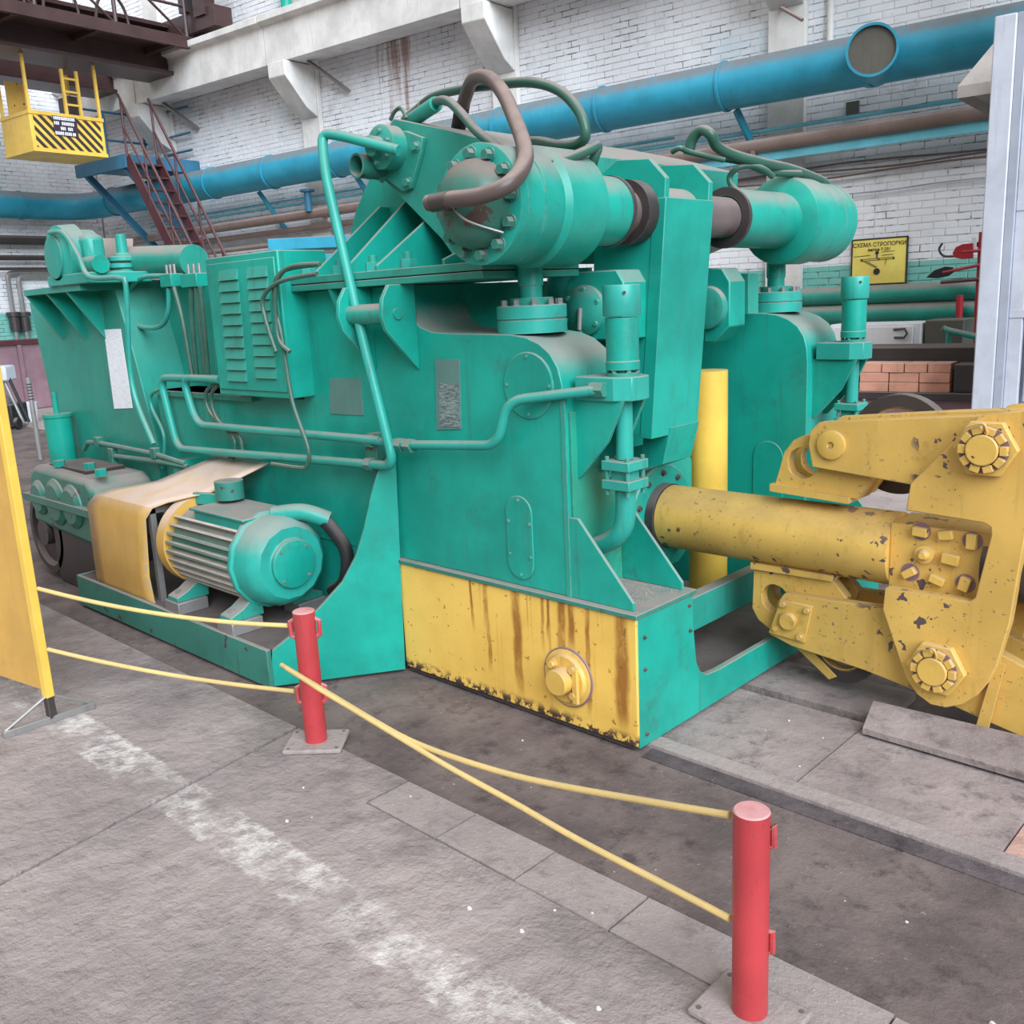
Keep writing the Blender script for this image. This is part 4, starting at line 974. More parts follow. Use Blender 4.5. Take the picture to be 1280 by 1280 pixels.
# ---- louvred cabinet
BY = 2.40
bl, brr, bz0, bz1 = PY(275, 492, BY).x, PY(364, 500, BY).x, PY(320, 496, BY).z, PY(305, 317, BY).z
lb = obj('louvre_cabinet', MB().box((bl, BY, bz0), (brr, 2.66, bz1)), 'green', mc, bevel=.006)
obj('cabinet_door', MB().box((bl + .02, BY - .008, bz0 + .03), (brr - .02, BY, bz1 - .03)), 'green', lb, bevel=.003)
for (l, r_, y0) in ((274, 298, 338), (309, 335, 334)):
    for i in range(10):
        pya = y0 + i * 13.9; f = i * 1.4
        a = PY(l + f * .9, pya, BY - .008); b = PY(r_ + f * .9 - 1, pya, BY - .008); zt, zb_ = a.z, a.z - .049
        obj('louvre', MB().add([(a.x, BY - .008, zt), (b.x, BY - .008, zt), (b.x, BY - .021, zb_), (a.x, BY - .021, zb_), (b.x, BY - .008, zb_), (a.x, BY - .008, zb_)], [(0, 3, 2, 1), (2, 3, 5, 4), (0, 5, 3), (1, 2, 4)]), 'green_dusty', lb, smooth=False)
for k, pts in enumerate(([(398, 330), (352, 340), (342, 372), (352, 420), (365, 500), (385, 560), (384, 582), (375, 585), (340, 580)], [(400, 330), (360, 335), (345, 360), (347, 420), (362, 440)], [(396, 342), (350, 352), (329, 372), (332, 400), (345, 440)])):
    obj('thin_hose', MB().tube([PY(a, b, BY - .03 - .01 * k) for a, b in pts], .010, 8), 'hose_green', lb)
# ---- oil pipes on the near side
def ppipe(pix, r, mat='green_pipe', par=None, fil=.05, name='oil_pipe'):
    return obj(name, MB().tube([PY(*p) for p in pix], r, 12, smooth=False, fil=fil), mat, par or mc)
yq = 2.45
ppipe([(498, 188, 2.6), (428, 170, 2.52), (402, 166, 2.50), (406, 215, 2.46), (455, 430, 2.42), (493, 583, 2.42), (470, 581, yq), (222, 561, yq), (200, 472, yq), (275, 474, yq)], .021, fil=.08)
ppipe([(476, 551, yq - .01), (246, 531, yq - .01), (228, 472, yq - .01), (275, 475, yq - .01)], .02, fil=.09)
ppipe([(470, 551, yq - .01), (508, 556, yq), (622, 557, yq), (634, 501, yq), (752, 487, 2.56)], .019, fil=.07)
for a, b, y in ((463, 551, yq), (463, 580, yq), (500, 556, yq), (512, 557, yq)):
    q = PY(a, b, y); obj('pipe_fitting', MB().hexa(q - V3(.022, 0, 0), PXD, .029, .044), 'green_old', mc)
obj('pipe_bracket', MB().pxy([(457, 542), (471, 542), (471, 590), (457, 590)], 2.47, YS), 'green_old', mc)
q = PY(748, 487, 2.56); obj('pipe_fitting', MB().hexa(q - V3(.03, 0, 0), PXD, .027, .06), 'green_old', mc)
# ---- curved leg plate between motor bed and side frame
la, lb2 = V3(-3.125, 2.505, 0), V3(-3.455, 2.0, 0); ld = (lb2 - la).normalized(); ln_ = V3(-ld.y, ld.x, 0)
def PLg(x, y): return hit(x, y, la, ln_)
lp_ = [(494, 560), (474, 585), (464, 618), (455, 660), (445, 695), (428, 728), (402, 757), (372, 788), (340, 814), (338, 860), (420, 850), (507, 838), (503, 760), (498, 640)]
pts = [PLg(a, b) for a, b in lp_]; pts = [V3(v.x, v.y, max(v.z, .004)) for v in pts]
obj('curved_leg', MB().poly(pts, ln_ * (.03 if ln_.x < 0 else -.03)), 'green', mc, bevel=.003, label='bright green curved leg plate')
# ---- motor bed
bed = obj('motor_bed', MB().box((-5.42, 1.995, .155), (-3.46, 2.53, .172)), 'bed', mc)
obj('bed_channel', MB().box((-5.42, 1.99, .004), (-3.44, 2.012, .178)), 'green_old', bed, bevel=.003)
obj('bed_channel', MB().box((-5.44, 1.992, .004), (-5.42, 2.5, .178)), 'green_old', bed)
# ---- electric motor
e0 = PZ(285, 772, .235); MY = 2.26
mx1 = PY(365, 705, MY).x; mz = PY(352, 700, MY).z; mx0 = PY(250, 668, MY).x
MR = 59 * ((V3(mx1, MY, mz) - CAM).dot(FW)) / FPX
MR = max(.14, min(MR, .24))
mo = obj('electric_motor', MB().cyl(V3(mx0 + .06, MY, mz), V3(mx1 - .16, MY, mz), MR * .86, n=40), 'green_old', mc, label='dusty green electric motor with cooling fins')
obj('end_ring', MB().lathe(V3(mx0 - .02, MY, mz), PXD, [(0, MR * .8), (0, MR * 1.06), (.075, MR * 1.06), (.075, MR * .8)], 44), 'guard', mo, label='ochre front flange ring')
for i in range(30):
    w = 2 * math.pi * i / 30 + .05; dr = V3(0, math.cos(w), math.sin(w)); tt = V3(0, -math.sin(w), math.cos(w))
    if .25 < (w % 6.2832) < 2.4 and dr.z > .75: continue
    obj('fin', MB().obox(V3((mx0 + mx1) / 2 - .05, MY, mz) + dr * MR * .93, V3((mx1 - mx0) / 2 - .115, 0, 0), dr * MR * .10, tt * .006), 'fin', mo)
cw = obj('fan_cowl', MB().lathe(V3(mx1 - .17, MY, mz), PXD, [(0, MR * 1.08), (.025, MR * 1.08), (.03, MR * 1.02), (.11, MR * .98), (.15, MR * .90), (.17, MR * .78), (.172, MR * .55), (.178, MR * .52), (.18, 0.02)], 14, True), 'green_pipe', mo, bevel=.006, label='faceted green fan cowl')
fc = V3(mx1 + .012, MY, mz)
obj('fan_cover', MB().lathe(fc, PXD, [(-.01, MR * .52), (.012, MR * .52), (.016, MR * .49)], 36), 'green', mo, label='round bright green fan cover disc')
bolts(mo, [(p, PXD) for p in circ(fc + V3(.016, 0, 0), PXD, MR * .45, 4, .8)], .006, .005, 'steel')
obj('terminal_box', MB().box(V3(mx0 + .22, MY - .13, mz + MR * .5), V3(mx1 - .16, MY + .12, mz + MR * .92)), 'green_pipe', mo, bevel=.006)
obj('terminal_lid', MB().box(V3(mx0 + .20, MY - .145, mz + MR * .92), V3(mx1 - .14, MY + .13, mz + MR * .98)), 'green_dusty', mo, bevel=.004)
tc = V3(mx0 + .26, MY + .05, mz + MR * 1.06)
obj('top_gland', MB().cyl(tc, tc + UZ * .09, .07, n=24), 'green_old', mo)
obj('lifting_eye', MB().obox(V3(mx0 + .12, MY + .0, mz + MR * 1.02), V3(.08, .02, 0), V3(0, .014, 0), V3(0, 0, .03)), 'green_pipe', mo, bevel=.004)
obj('cable_elbow', MB().tube([V3(mx1 - .14, MY + .02, mz + MR * .95), V3(mx1 - .02, MY + .1, mz + MR * 1.0), V3(mx1 + .06, MY + .18, mz + MR * .8)], .04, 12), 'green_pipe', mo)
obj('power_cable', MB().tube([V3(mx1 + .04, MY + .16, mz + MR * .85), V3(mx1 + .14, MY + .2, mz + MR * .2), V3(mx1 + .12, MY + .2, mz - MR * .5), V3(mx1 - .02, MY + .22, mz - MR * .9)], .032, 12), 'black', mo)
for x in (mx0 + .08, mx1 - .25):
    for s_ in (-1, 1):
        ft = obj('foot', MB().yz([(MY + s_ * .11, mz - MR * .7), (MY + s_ * .19, mz - MR * .95), (MY + s_ * .25, .255), (MY + s_ * .25, .232), (MY + s_ * .08, .232), (MY + s_ * .08, mz - MR * .7)], x, x + .1), 'green_dusty', mo, bevel=.004)
        obj('pad', MB().box((x - .02, MY + s_ * .18 - .08, .172), (x + .12, MY + s_ * .18 + .08, .232)), 'steel', ft, bevel=.004)
        bolts(mo, [(V3(x + .05, MY + s_ * .215, .255), UZ)], .016, .025, 'steel')
# ---- coupling and bent guard sheet
obj('coupling', MB().cyl(V3(mx0 - .12, MY, mz), V3(mx0 - .02, MY, mz), .15, n=32).cyl(V3(mx0 - .5, MY, mz), V3(mx0 - .1, MY, mz), .08, n=24), 'steel_dark', mc)
GF = 2.03
gx1 = PY(188, 700, GF).x; gx0 = PY(119, 690, GF).x; gzb = PY(160, 762, GF).z; gzt = PY(150, 625, GF).z
gb = PY(305, 574, 2.5)
gprof = [(GF + .01, gzb), (GF - .01, gzb + .12), (GF - .015, gzb + .25), (GF, gzt - .07), (GF + .03, gzt - .015), (GF + .09, gzt + .012), (GF + .25, gzt + .05), (2.5, gb.z)]
th = .007
def slope_n(i):
    a, b = gprof[max(i-1, 0)], gprof[min(i+1, len(gprof)-1)]; t = Vector((b[0]-a[0], b[1]-a[1])).normalized(); return (t.y, -t.x)
outl = gprof + [(gprof[i][0] + slope_n(i)[0] * th, gprof[i][1] + slope_n(i)[1] * th) for i in range(len(gprof) - 1, -1, -1)]
gm = MB(); n_ = len(gprof)
gv = []
gxs = [gx0 + (gx1 - gx0) * k / 6 for k in range(7)]
bx1 = PY(336, 578, 2.5).x; bx0 = PY(272, 571, 2.5).x
def gx(k, i):
    t = max(0, (gprof[i][0] - GF)) / (2.5 - GF); return gxs[k] + t * ((bx0 + (bx1 - bx0) * k / 6) - gxs[k])
rg = random.Random(2)
for i in range(n_):
    for k in range(7):
        w = rg.uniform(-.006, .006) if i < 4 else 0
        gv.append((gx(k, i), gprof[i][0] + w, gprof[i][1] + (.02 * math.sin(k * 1.1) if i == 0 else 0)))
gfc = [(i*7+k, i*7+k+1, (i+1)*7+k+1, (i+1)*7+k) for i in range(n_-1) for k in range(6)]
gm.add(gv, gfc)
go = obj('coupling_guard', gm, 'guard', mc, label='bent ochre sheet guard over the coupling, dusty on top')
sm = go.modifiers.new('thickness', 'SOLIDIFY'); sm.thickness = .006
obj('guard_bolt', MB().hexa(PY(290, 575, 2.46) + UZ * .004, UZ, .02, .02), 'steel_dark', mc)
obj('guard_support', MB().box((gx1 - .03, GF + .03, .172), (gx1 - .0, GF + .06, gzt - .02)).box((gx1 - .03, GF + .03, gzt - .05), (gx1, 2.5, gzt - .02)), 'steel', mc)
# ---- gearbox left of the motor
GY = 2.08
ga, gb2 = PY(28, 610, GY), PY(118, 700, GY); gxa, gxb = ga.x, gb2.x
gzt2 = PY(80, 590, GY + .1).z
gbx = obj('gearbox', MB().xz([(gxa, .35), (gxb, .30), (gxb, gzt2 - .06), (gxb - .08, gzt2), (gxa + .12, gzt2 + .02), (gxa + .02, gzt2 - .05)], GY + .04, 2.5), 'green_old', mc, bevel=.035, label='cast dusty green gearbox')
obj('split_flange', MB().box((gxa - .02, GY, (gzt2 + .35) / 2 - .03), (gxb + .02, 2.5, (gzt2 + .35) / 2 + .02)), 'green_old', gbx, bevel=.006)
for t, r_ in ((.18, .10), (.45, .13), (.70, .12)):
    x = gxa + (gxb - gxa) * t
    obj('bearing_boss', MB().lathe(V3(x, GY + .05, (gzt2 + .35) / 2), NY, [(0, r_ * 1.15), (.02, r_ * 1.1), (.035, r_ * .9), (.04, r_ * .85), (.042, r_ * .3)], 28), 'green_old', gbx)
obj('top_cover', MB().box((gxa + .18, GY + .12, gzt2), (gxb - .25, 2.44, gzt2 + .028)), 'steel_dark', gbx, bevel=.004)
for k in range(3): obj('plug', MB().hexa(V3(gxa + .35 + k * .3, 2.2 + .06 * (k % 2), gzt2 + .02), UZ, .035, .04), 'green', gbx)
obj('plinth', MB().box((gxa + .25, GY + .06, 0), (gxb, 2.5, .36)), 'steel_dark', gbx)
pq = PY(55, 700, GY + .02)
pw = obj('belt_pulley', MB().lathe(V3(pq.x, GY + .06, .29), NY, [(-.12, .26), (.0, .26), (.0, .22), (-.03, .20), (-.03, .08), (.02, .08), (.02, .03)], 40), 'steel_dark', mc, label='grey belt pulley')
# ---- rear body
rear = obj('rear_tank', MB().pxy([(36, 378), (141, 352), (166, 440), (199, 565), (199, 640), (88, 640), (74, 540)], 2.5, 3.9), 'green_dusty', mc, bevel=.006)
tp = [PY(a, b, 2.5) for a, b in ((30, 371), (142, 350))]
sh = obj('rear_shelf', MB().box((PY(30, 368, 2.3).x, 2.3, tp[0].z - .01), (tp[1].x, 2.9, tp[0].z + .025)), 'green_dusty', rear)
for px_ in (32, 58, 83):
    x = PY(px_, 374, 2.305).x
    obj('gusset', MB().yz([(2.5, tp[0].z - .01), (2.305, tp[0].z - .01), (2.5, tp[0].z - .30)], x, x + .02), 'green', rear)
gu_ = PY(73, 322, 2.3)
gz0 = tp[0].z + .025
gd = obj('drive_unit', MB().lathe(V3(gu_.x, 2.28, gu_.z), V3(0, 1, 0), [(0, .13), (.015, .15), (.02, .18), (.12, .19), (.13, .16), (.22, .16)], 36), 'green_pipe', mc, label='round green drive unit on the rear shelf')
obj('end_disc', MB().lathe(V3(gu_.x, 2.28, gu_.z), NY, [(0, .12), (.012, .12), (.015, .10)], 32), 'green_pipe', gd)
obj('base_block', MB().box((gu_.x - .16, 2.28, gz0), (gu_.x + .4, 2.66, gz0 + .06)), 'green_pipe', gd, bevel=.006)
obj('side_casing', MB().box((gu_.x + .10, 2.36, gz0 + .05), (gu_.x + .26, 2.48, gu_.z + .12)), 'green_pipe', gd, bevel=.04)
obj('small_motor', MB().cyl(V3(gu_.x + .22, 2.36, gz0 + .10), V3(gu_.x + .42, 2.36, gz0 + .10), .05), 'green', gd)
obj('belt_cover', MB().pxy([(94, 297), (146, 298), (146, 346), (122, 349)], 2.62, 2.72), 'beige', gd, label='beige dusty belt cover')
obj('unit_cable', MB().tube([PY(a, b, 2.26) for a, b in ((62, 291), (80, 292), (97, 318), (112, 346), (150, 348), (158, 365), (165, 480), (192, 555))], .014, 8), 'green_pipe', gd)
# spring column and horizontal cylinder
sc2 = PY(155, 330, 2.6)
scn = obj('spring_column', MB().lathe(V3(sc2.x, 2.6, 1.6), UZ, [(0, .05), (PY(155, 318, 2.6).z - 1.6, .05), (PY(155, 316, 2.6).z - 1.6, .032), (PY(155, 292, 2.6).z - 1.6, .03)], 20), 'green_pipe', mc)
for k in range(3): obj('disc', MB().lathe(PY(154, 345 - k * 8.5, 2.6), UZ, [(0, .07), (.008, .085), (.028, .085), (.036, .07)], 24), 'green_pipe', scn)
ha, hb2 = PY(165, 327, 2.7), PY(243, 326, 2.7)
obj('rear_cylinder', MB().cyl(ha, hb2, .088, n=32), 'green_dusty', mc, label='horizontal green cylinder with dusty top')
# recessed panel between tank and cabinet
obj('inner_panel', MB().pxy([(142, 350), (262, 350), (272, 490), (182, 490)], 2.78, 2.86), 'green', mc)
obj('inner_ledge', MB().box((-5.27, 2.5, 1.165), (-4.2, 2.86, 1.19)), 'green_dusty', mc)
vb = None
for px_, w in ((215, 16), (244, 22)):
    q0_, q1_ = PY(px_ - w / 2, 343, 2.6), PY(px_ + w / 2, 358, 2.6)
    vb = obj('valve_block', MB().box((q0_.x, 2.56, q1_.z), (q1_.x, 2.64, q0_.z)), 'green', mc, bevel=.004)
    for k in range(3):
        xx = q0_.x + (q1_.x - q0_.x) * (k + .5) / 3; obj('solenoid_pin', MB().cyl(V3(xx, 2.6, q0_.z), V3(xx, 2.6, q0_.z + .05), .009, n=8), 'steel', vb)
for k, pts in enumerate(([(208, 345), (175, 348), (157, 372), (160, 395), (175, 408), (200, 408), (210, 390), (211, 360)], [(217, 358), (228, 400), (240, 470)], [(239, 358), (240, 400), (246, 470)], [(245, 358), (250, 410), (256, 470)], [(250, 358), (256, 420), (260, 470)])):
    obj('conduit', MB().tube([PY(a, b, 2.58) for a, b in pts], .014, 8), 'hose_green' if k else 'green_pipe', mc)
for k, pts in enumerate(([(272, 478), (258, 490), (262, 515), (290, 545), (294, 562)], [(274, 480), (264, 495), (272, 525), (298, 545), (303, 562)], [(207, 484), (190, 492), (190, 510), (205, 545), (203, 585)])):
    obj('cable', MB().tube([PY(a, b, 2.46) for a, b in pts], .010, 8), 'green_pipe' if k == 2 else 'hose_green', mc)
for pts in ([(105, 562), (110, 553), (125, 554), (195, 568), (232, 580)], [(140, 570), (200, 577), (235, 584)]):
    obj('grease_pipe', MB().tube([PY(a, b, 2.44) for a, b in pts], .016, 8, smooth=False), 'green_old', mc)
for a, b in ((123, 552), (141, 566), (194, 566), (142, 576)): obj('pipe_joint', MB().obox(PY(a, b, 2.44), V3(.03, 0, 0), V3(0, .02, 0), V3(0, 0, .03)), 'green_old', mc, bevel=.004)
obj('body_post', MB().pxy([(217, 575), (232, 575), (234, 600), (217, 600)], 2.44, 2.53), 'green', mc)
# upright cylinder behind the gearbox
vc0 = PZ(72, 640); vq = PY(71, 517, 2.4)
vc = obj('buffer_cylinder', MB().lathe(V3(vq.x, 2.4, 0), UZ, [(0, .085), (vq.z - .02, .085), (vq.z - .02, .092), (vq.z, .092)], 28), 'green', mc)
obj('rod', MB().cyl(V3(vq.x, 2.4, vq.z), V3(vq.x, 2.4, vq.z + .14), .018, n=12), 'green', vc)
# ---- hoses over the top
def hose(pix, r, mat, name='hose', par=None): return obj(name, MB().tube([PY(*p) for p in pix], r, 12), mat, par or mc)
hose([(536, 254, 2.14), (560, 250, 2.14), (600, 245, 2.15), (636, 230, 2.2), (655, 205, 2.3), (655, 182, 2.4), (643, 148, 2.55), (628, 115, 2.65), (610, 97, 2.75), (592, 99, 2.8), (583, 118, 2.85), (577, 140, 2.9), (573, 160, 2.95)], .027, 'hose_brown')
hose([(512, 146, 2.95), (540, 122, 2.92), (575, 112, 2.9), (620, 106, 2.85), (665, 103, 2.8), (700, 114, 2.8), (724, 140, 2.8), (732, 168, 2.8), (722, 180, 2.82), (700, 182, 2.85), (675, 177, 2.9), (655, 177, 2.95)], .019, 'hose_green')
hose([(515, 150, 2.8), (540, 130, 2.75), (558, 126, 2.7), (575, 140, 2.66), (595, 163, 2.6), (620, 183, 2.55), (648, 202, 2.5), (675, 206, 2.5), (705, 200, 2.6), (735, 188, 2.7), (747, 183, 2.75), (742, 200, 2.75), (737, 222, 2.8)], .018, 'hose_green')
hose([(861, 194, 3.8), (865, 175, 3.8), (876, 163, 3.8), (888, 168, 3.8), (896, 183, 3.85), (915, 193, 3.95), (950, 203, 4.1), (990, 212, 4.4), (1026, 226, 4.7), (1031, 234, 4.75), (1024, 248, 4.8)], .024, 'hose_green')
hose([(935, 242, 4.0), (918, 236, 4.0), (912, 222, 4.0), (922, 210, 4.0), (940, 207, 4.05), (955, 212, 4.1), (966, 221, 4.15)], .014, 'hose_green')
hose([(905, 198, 4.0), (930, 203, 4.05), (960, 215, 4.2), (1000, 217, 4.4)], .016, 'hose_green')
hose([(840, 190, 3.7), (850, 185, 3.7), (862, 190, 3.75), (905, 200, 3.9)], .012, 'hose_green')
obj('hose_coupling', MB().cyl(PY(508, 152, 2.95), PY(530, 134, 2.93), .03, n=12), 'hose_green', mc)
obj('hose_coupling', MB().cyl(PY(515, 150, 2.79), PY(545, 130, 2.74), .03, n=12), 'green', mc)
obj('hose_coupling', MB().cyl(PY(578, 132, 2.88), PY(573, 160, 2.95), .032, n=12), 'black', mc)
obj('hose_coupling', MB().cyl(PY(738, 203, 2.78), PY(736, 225, 2.8), .022, n=12), 'black', mc)
obj('hose_coupling', MB().cyl(PY(540, 254, 2.13), PY(562, 250, 2.14), .029, n=12), 'steel_dark', mc)
obj('lifting_handle', MB().tube([PY(488, 150, 2.74), PY(493, 140, 2.74), PY(501, 135, 2.74), PY(508, 148, 2.74)], .008, 8), 'hose_green', mc)
# ---- yellow standing cylinder between the frames
q = PY(891, 463, 3.95)
obj('yellow_cylinder', MB().cyl(V3(-2.47, 3.95, .05), V3(-2.47, 3.95, q.z), .095, n=32), 'yellow_clean', mc, label='yellow upright cylinder between the frames')

# ---- peel: carrier plate, flange and yellow bar
BYc = 3.50
s0, s1 = PY(838, 641, BYc), PY(1150, 694, BYc); bz = (s0.z + s1.z) / 2; xb0 = s0.x
obj('carrier_plate', MB().yz([(3.18, bz - .2), (3.18, bz + .12), (3.3, bz + .25), (3.78, bz + .26), (3.82, bz + .2), (3.82, bz - .2), (3.7, bz - .28), (3.3, bz - .28)], xb0 - .14, xb0 - .09), 'green', mc, bevel=.006)
fg = obj('peel_flange', MB().lathe(V3(xb0 - .09, BYc, bz), PXD, [(0, .235), (.045, .235), (.05, .228), (.05, .15)], 44), 'green', mc)
bolts(fg, [(p, PXD) for p in circ(V3(xb0 - .04, BYc, bz), PXD, .195, 10, .3)], .012, .012, 'steel_dark')
obj('gland_sleeve', MB().cyl(V3(xb0 - .06, BYc, bz), V3(xb0 + .004, BYc, bz), .148, n=36), 'steel_dark', mc)
BR = .142
bar_end = PY(1112, 688, BYc - .1).x
bar = obj('tong_bar', MB().lathe(V3(xb0, BYc, bz), PXD, [(0, BR - .008), (.008, BR), (bar_end - xb0, BR)], 48), 'tong_yellow', mc, label='thick yellow tong bar with chipped paint')
fy = BYc - .10
bhx = PY(1245, 700, fy).x
obj('flat_end', MB().box((bar_end, fy, bz - .125), (bhx + .02, 2 * BYc - fy, bz + .125)), 'tong_yellow', bar, bevel=.004)
for a, b, w, h, rot in ((1152, 664, .032, .02, .05), (1184, 668, .03, .02, -.2), (1216, 676, .02, .033, 0), (1190, 698, .036, .023, .1), (1138, 715, .03, .018, -.6), (1173, 724, .032, .018, .3), (1207, 729, .022, .03, .25)):
    q = PY(a, b, fy); cs_, sn = math.cos(rot), math.sin(rot)
    obj('lock_key', MB().obox(q + NY * .012, V3(w * cs_, 0, -w * sn) * .85, V3(0, .014, 0), V3(h * sn, 0, h * cs_) * .85), 'yellow', bar, bevel=.004)
q = PY(1157, 692, fy); obj('centre_stud', MB().lathe(q, NY, [(0, .034), (.018, .034), (.02, .022), (.03, .02), (.04, .012)], 24), 'yellow', bar)
for a, b in ((1152, 664), (1216, 676), (1138, 715), (1207, 729)): obj('bolt_seat', MB().cyl(PY(a, b, fy) , PY(a, b, fy) + NY * .003, .034, n=24), 'purple', bar)
# clevis lugs on the bar, upper and lower
def hole(c, r, n=20, y=None): return [c + V3(r * math.cos(2*math.pi*i/n), 0, r * math.sin(2*math.pi*i/n)) for i in range(n)]
LY = BYc - .07
for yy in (LY, LY + .11):
    up = [(968, 606), (973, 590), (980, 565), (992, 550), (1008, 543), (1040, 548), (1090, 600), (1072, 624), (1030, 618)]
    off = V3(0, yy - LY, 0)
    obj('clevis_lug', MB().poly([PY(a, b, LY) + off for a, b in up], (0, .05, 0), [hole(PY(1003, 579, LY) + off, .062)]), 'tong_yellow', bar, bevel=.003)
    lo_ = [(942, 712), (940, 760), (948, 775), (972, 795), (1040, 800), (1058, 748), (1040, 725)]
    obj('clevis_lug', MB().poly([PY(a, b, LY) + off for a, b in lo_], (0, .05, 0), [hole(PY(968, 748, LY) + off, .060)]), 'tong_yellow', bar, bevel=.003)
obj('clevis_pad', MB().pxy([(962, 605), (1060, 622), (1060, 630), (962, 614)], LY - .02, LY + .18), 'tong_yellow', bar)
obj('clevis_pad', MB().pxy([(938, 703), (1040, 720), (1040, 727), (938, 711)], LY - .02, LY + .18), 'tong_yellow', bar)
# tong levers and yoke (near set and mirrored far set)
TY = 3.385
FARY = 2 * BYc - TY
def tong_part(name, pix, y0, y1, label=None, holes=()):
    P = [PY(a, b, y0) for a, b in pix]; hs_ = [hole(PY(a, b, y0), r) for a, b, r in holes]
    o = obj(name, MB().poly(P, (0, y1 - y0, 0), hs_), 'tong_yellow', mc, bevel=.004, label=label)
    dy = 2 * BYc - y0 - y1
    obj(name, MB().poly([p + V3(0, dy, 0) for p in P], (0, y1 - y0, 0), [[p + V3(0, dy, 0) for p in h] for h in hs_]), 'tong_yellow', mc, bevel=.004)
    return o
ul = tong_part('tong_lever', [(1010, 555), (1013, 538), (1024, 528), (1170, 521), (1280, 518), (1340, 520), (1330, 610), (1225, 615), (1138, 606), (1015, 584)], TY, TY + .05, 'upper yellow tong lever with flaked paint')
ll = tong_part('tong_lever', [(962, 793), (972, 752), (980, 742), (1105, 760), (1200, 790), (1310, 850), (1400, 900), (1400, 950), (1285, 925), (1180, 878), (1080, 838), (990, 808)], TY, TY + .05, 'lower yellow tong lever')
yk_ = [(1226, 519), (1290, 512), (1360, 518), (1330, 560), (1285, 650), (1262, 780), (1246, 832), (1236, 852), (1222, 869), (1203, 881), (1182, 885), (1163, 881), (1146, 868), (1132, 848), (1103, 762), (1106, 735), (1212, 752), (1219, 747), (1239, 668), (1238, 659), (1230, 654), (1132, 638), (1138, 604)]
yo = tong_part('tong_yoke', yk_, TY - .05, TY - .002, 'big yellow yoke plate with two castellated nuts')
for (a, b) in ((1234, 560), (1172, 834)):
    q = PY(a, b, TY - .05)
    nt = obj('castle_nut', MB().hexa(q, NY, .104, .03), 'yellow', yo, bevel=.004)
    obj('nut_collar', MB().cyl(q + NY * .03, q + NY * .036, .08, n=28), 'purple', nt)
    for i, p in enumerate(circ(q + NY * .043, NY, .066, 10)):
        dr = (p - q - NY * .043).normalized(); tg = dr.cross(NY)
        obj('castellation', MB().obox(p, dr * .012, NY * .012, tg * .0155), 'yellow', nt, bevel=.002)
    obj('pin_head', MB().lathe(q + NY * .03, NY, [(0, .052), (.03, .052), (.033, .048)], 28), 'yellow', nt)
    obj('split_pin', MB().tube([q + NY * .06 + V3(-.05, 0, .075), q + NY * .065 + V3(0, 0, .09), q + NY * .06 + V3(.012, 0, .07), q + NY * .05 + V3(.01, 0, .05)], .005, 6), 'yellow', nt)
q = PY(1040, 556, TY); pn = obj('lever_pin', MB().lathe(q, NY, [(0, .055), (.014, .055), (.016, .05), (.016, .014), (.008, .012)], 32), 'yellow', ul)
q = PY(988, 775, TY); pn2 = obj('lever_pin', MB().lathe(q, NY, [(0, .036), (.03, .036), (.033, .032)], 28), 'yellow', ll)
pk = [PY(a, b, TY) for a, b in ((977, 749), (1017, 757), (1007, 803), (962, 790))]
pp = obj('keeper_plate', MB().poly(pk, NY * .012), 'yellow', ll, bevel=.003)
bolts(ll, [(PY(a, b, TY - .012), NY) for a, b in ((979, 755), (1009, 763), (970, 785), (1000, 796))], .012, .014, 'yellow')
obj('yoke_rib', MB().poly([PY(a, b, TY - .002) for a, b in ((1246, 826), (1258, 830), (1236, 912), (1222, 906))], NY * .02), 'tong_yellow', yo)
# jaw levers of the far set seen above and below the near set
for (a, b, yy, rr_) in ((1122, 556, FARY + .02, .195), (1050, 808, TY + .055, .155)):
    q = PY(a, b, yy)
    er = obj('jaw_eye', MB().ring(q, V3(0, 1, 0), rr_, rr_ - .05, .06, 44), 'steel_dark', mc, label='dark steel jaw ring behind the yellow levers')
    obj('eye_liner', MB().ring(q + V3(0, .01, 0), V3(0, 1, 0), rr_ - .049, rr_ - .057, .04, 44), 'tong_yellow', er)
obj('jaw_link', MB().poly([PY(a, b, TY + .052) for a, b in ((983, 798), (1000, 798), (1046, 846), (1036, 850))], (0, .02, 0)), 'tong_yellow', mc, bevel=.003)
# hydraulic barrel of the tong head at the frame edge
q = PY(1275, 735, BYc)
obj('head_barrel', MB().cyl(V3(q.x - .1, BYc, bz), V3(q.x + .6, BYc, bz), .13, n=32), 'steel_dark', mc)
# ================================================================== things in front of the machine
# paper notice taped to the rear tank
tag(obj('paper_notice', MB().pxy([(130, 412), (151, 411), (166, 510), (143, 511)], 2.497, 2.4955), 'print', smooth=False), 'narrow white printed paper sheet taped to the green rear tank', 'paper')
# red posts
RP = []
def post(base, h, r, label, turn):
    t = thing('barrier_post', base, label, 'post', 'red barrier posts')
    pp_ = 0.11
    a = math.radians(turn)
    ex, ey = V3(math.cos(a), math.sin(a), 0), V3(-math.sin(a), math.cos(a), 0)
    bp_ = obj('base_plate', MB().obox(base + UZ * .009, ex * pp_, ey * pp_ * .8, UZ * .009), 'plate_light', t, bevel=.006)
    for sx in (-1, 1):
        for sy in (-1, 1): obj('bolt_hole', MB().cyl(base + ex * sx * pp_ * .82 + ey * sy * pp_ * .62 + UZ * .018, base + ex * sx * pp_ * .82 + ey * sy * pp_ * .62 + UZ * .0186, .007, n=10), 'black', bp_)
    obj('tube', MB().lathe(base, UZ, [(.018, r), (h - .003, r), (h, r - .003)], 32), 'red', t)
    return t
b1 = PZ(396, 930); b1.z = 0
b2 = PZ(937, 1272); b2.z = .004
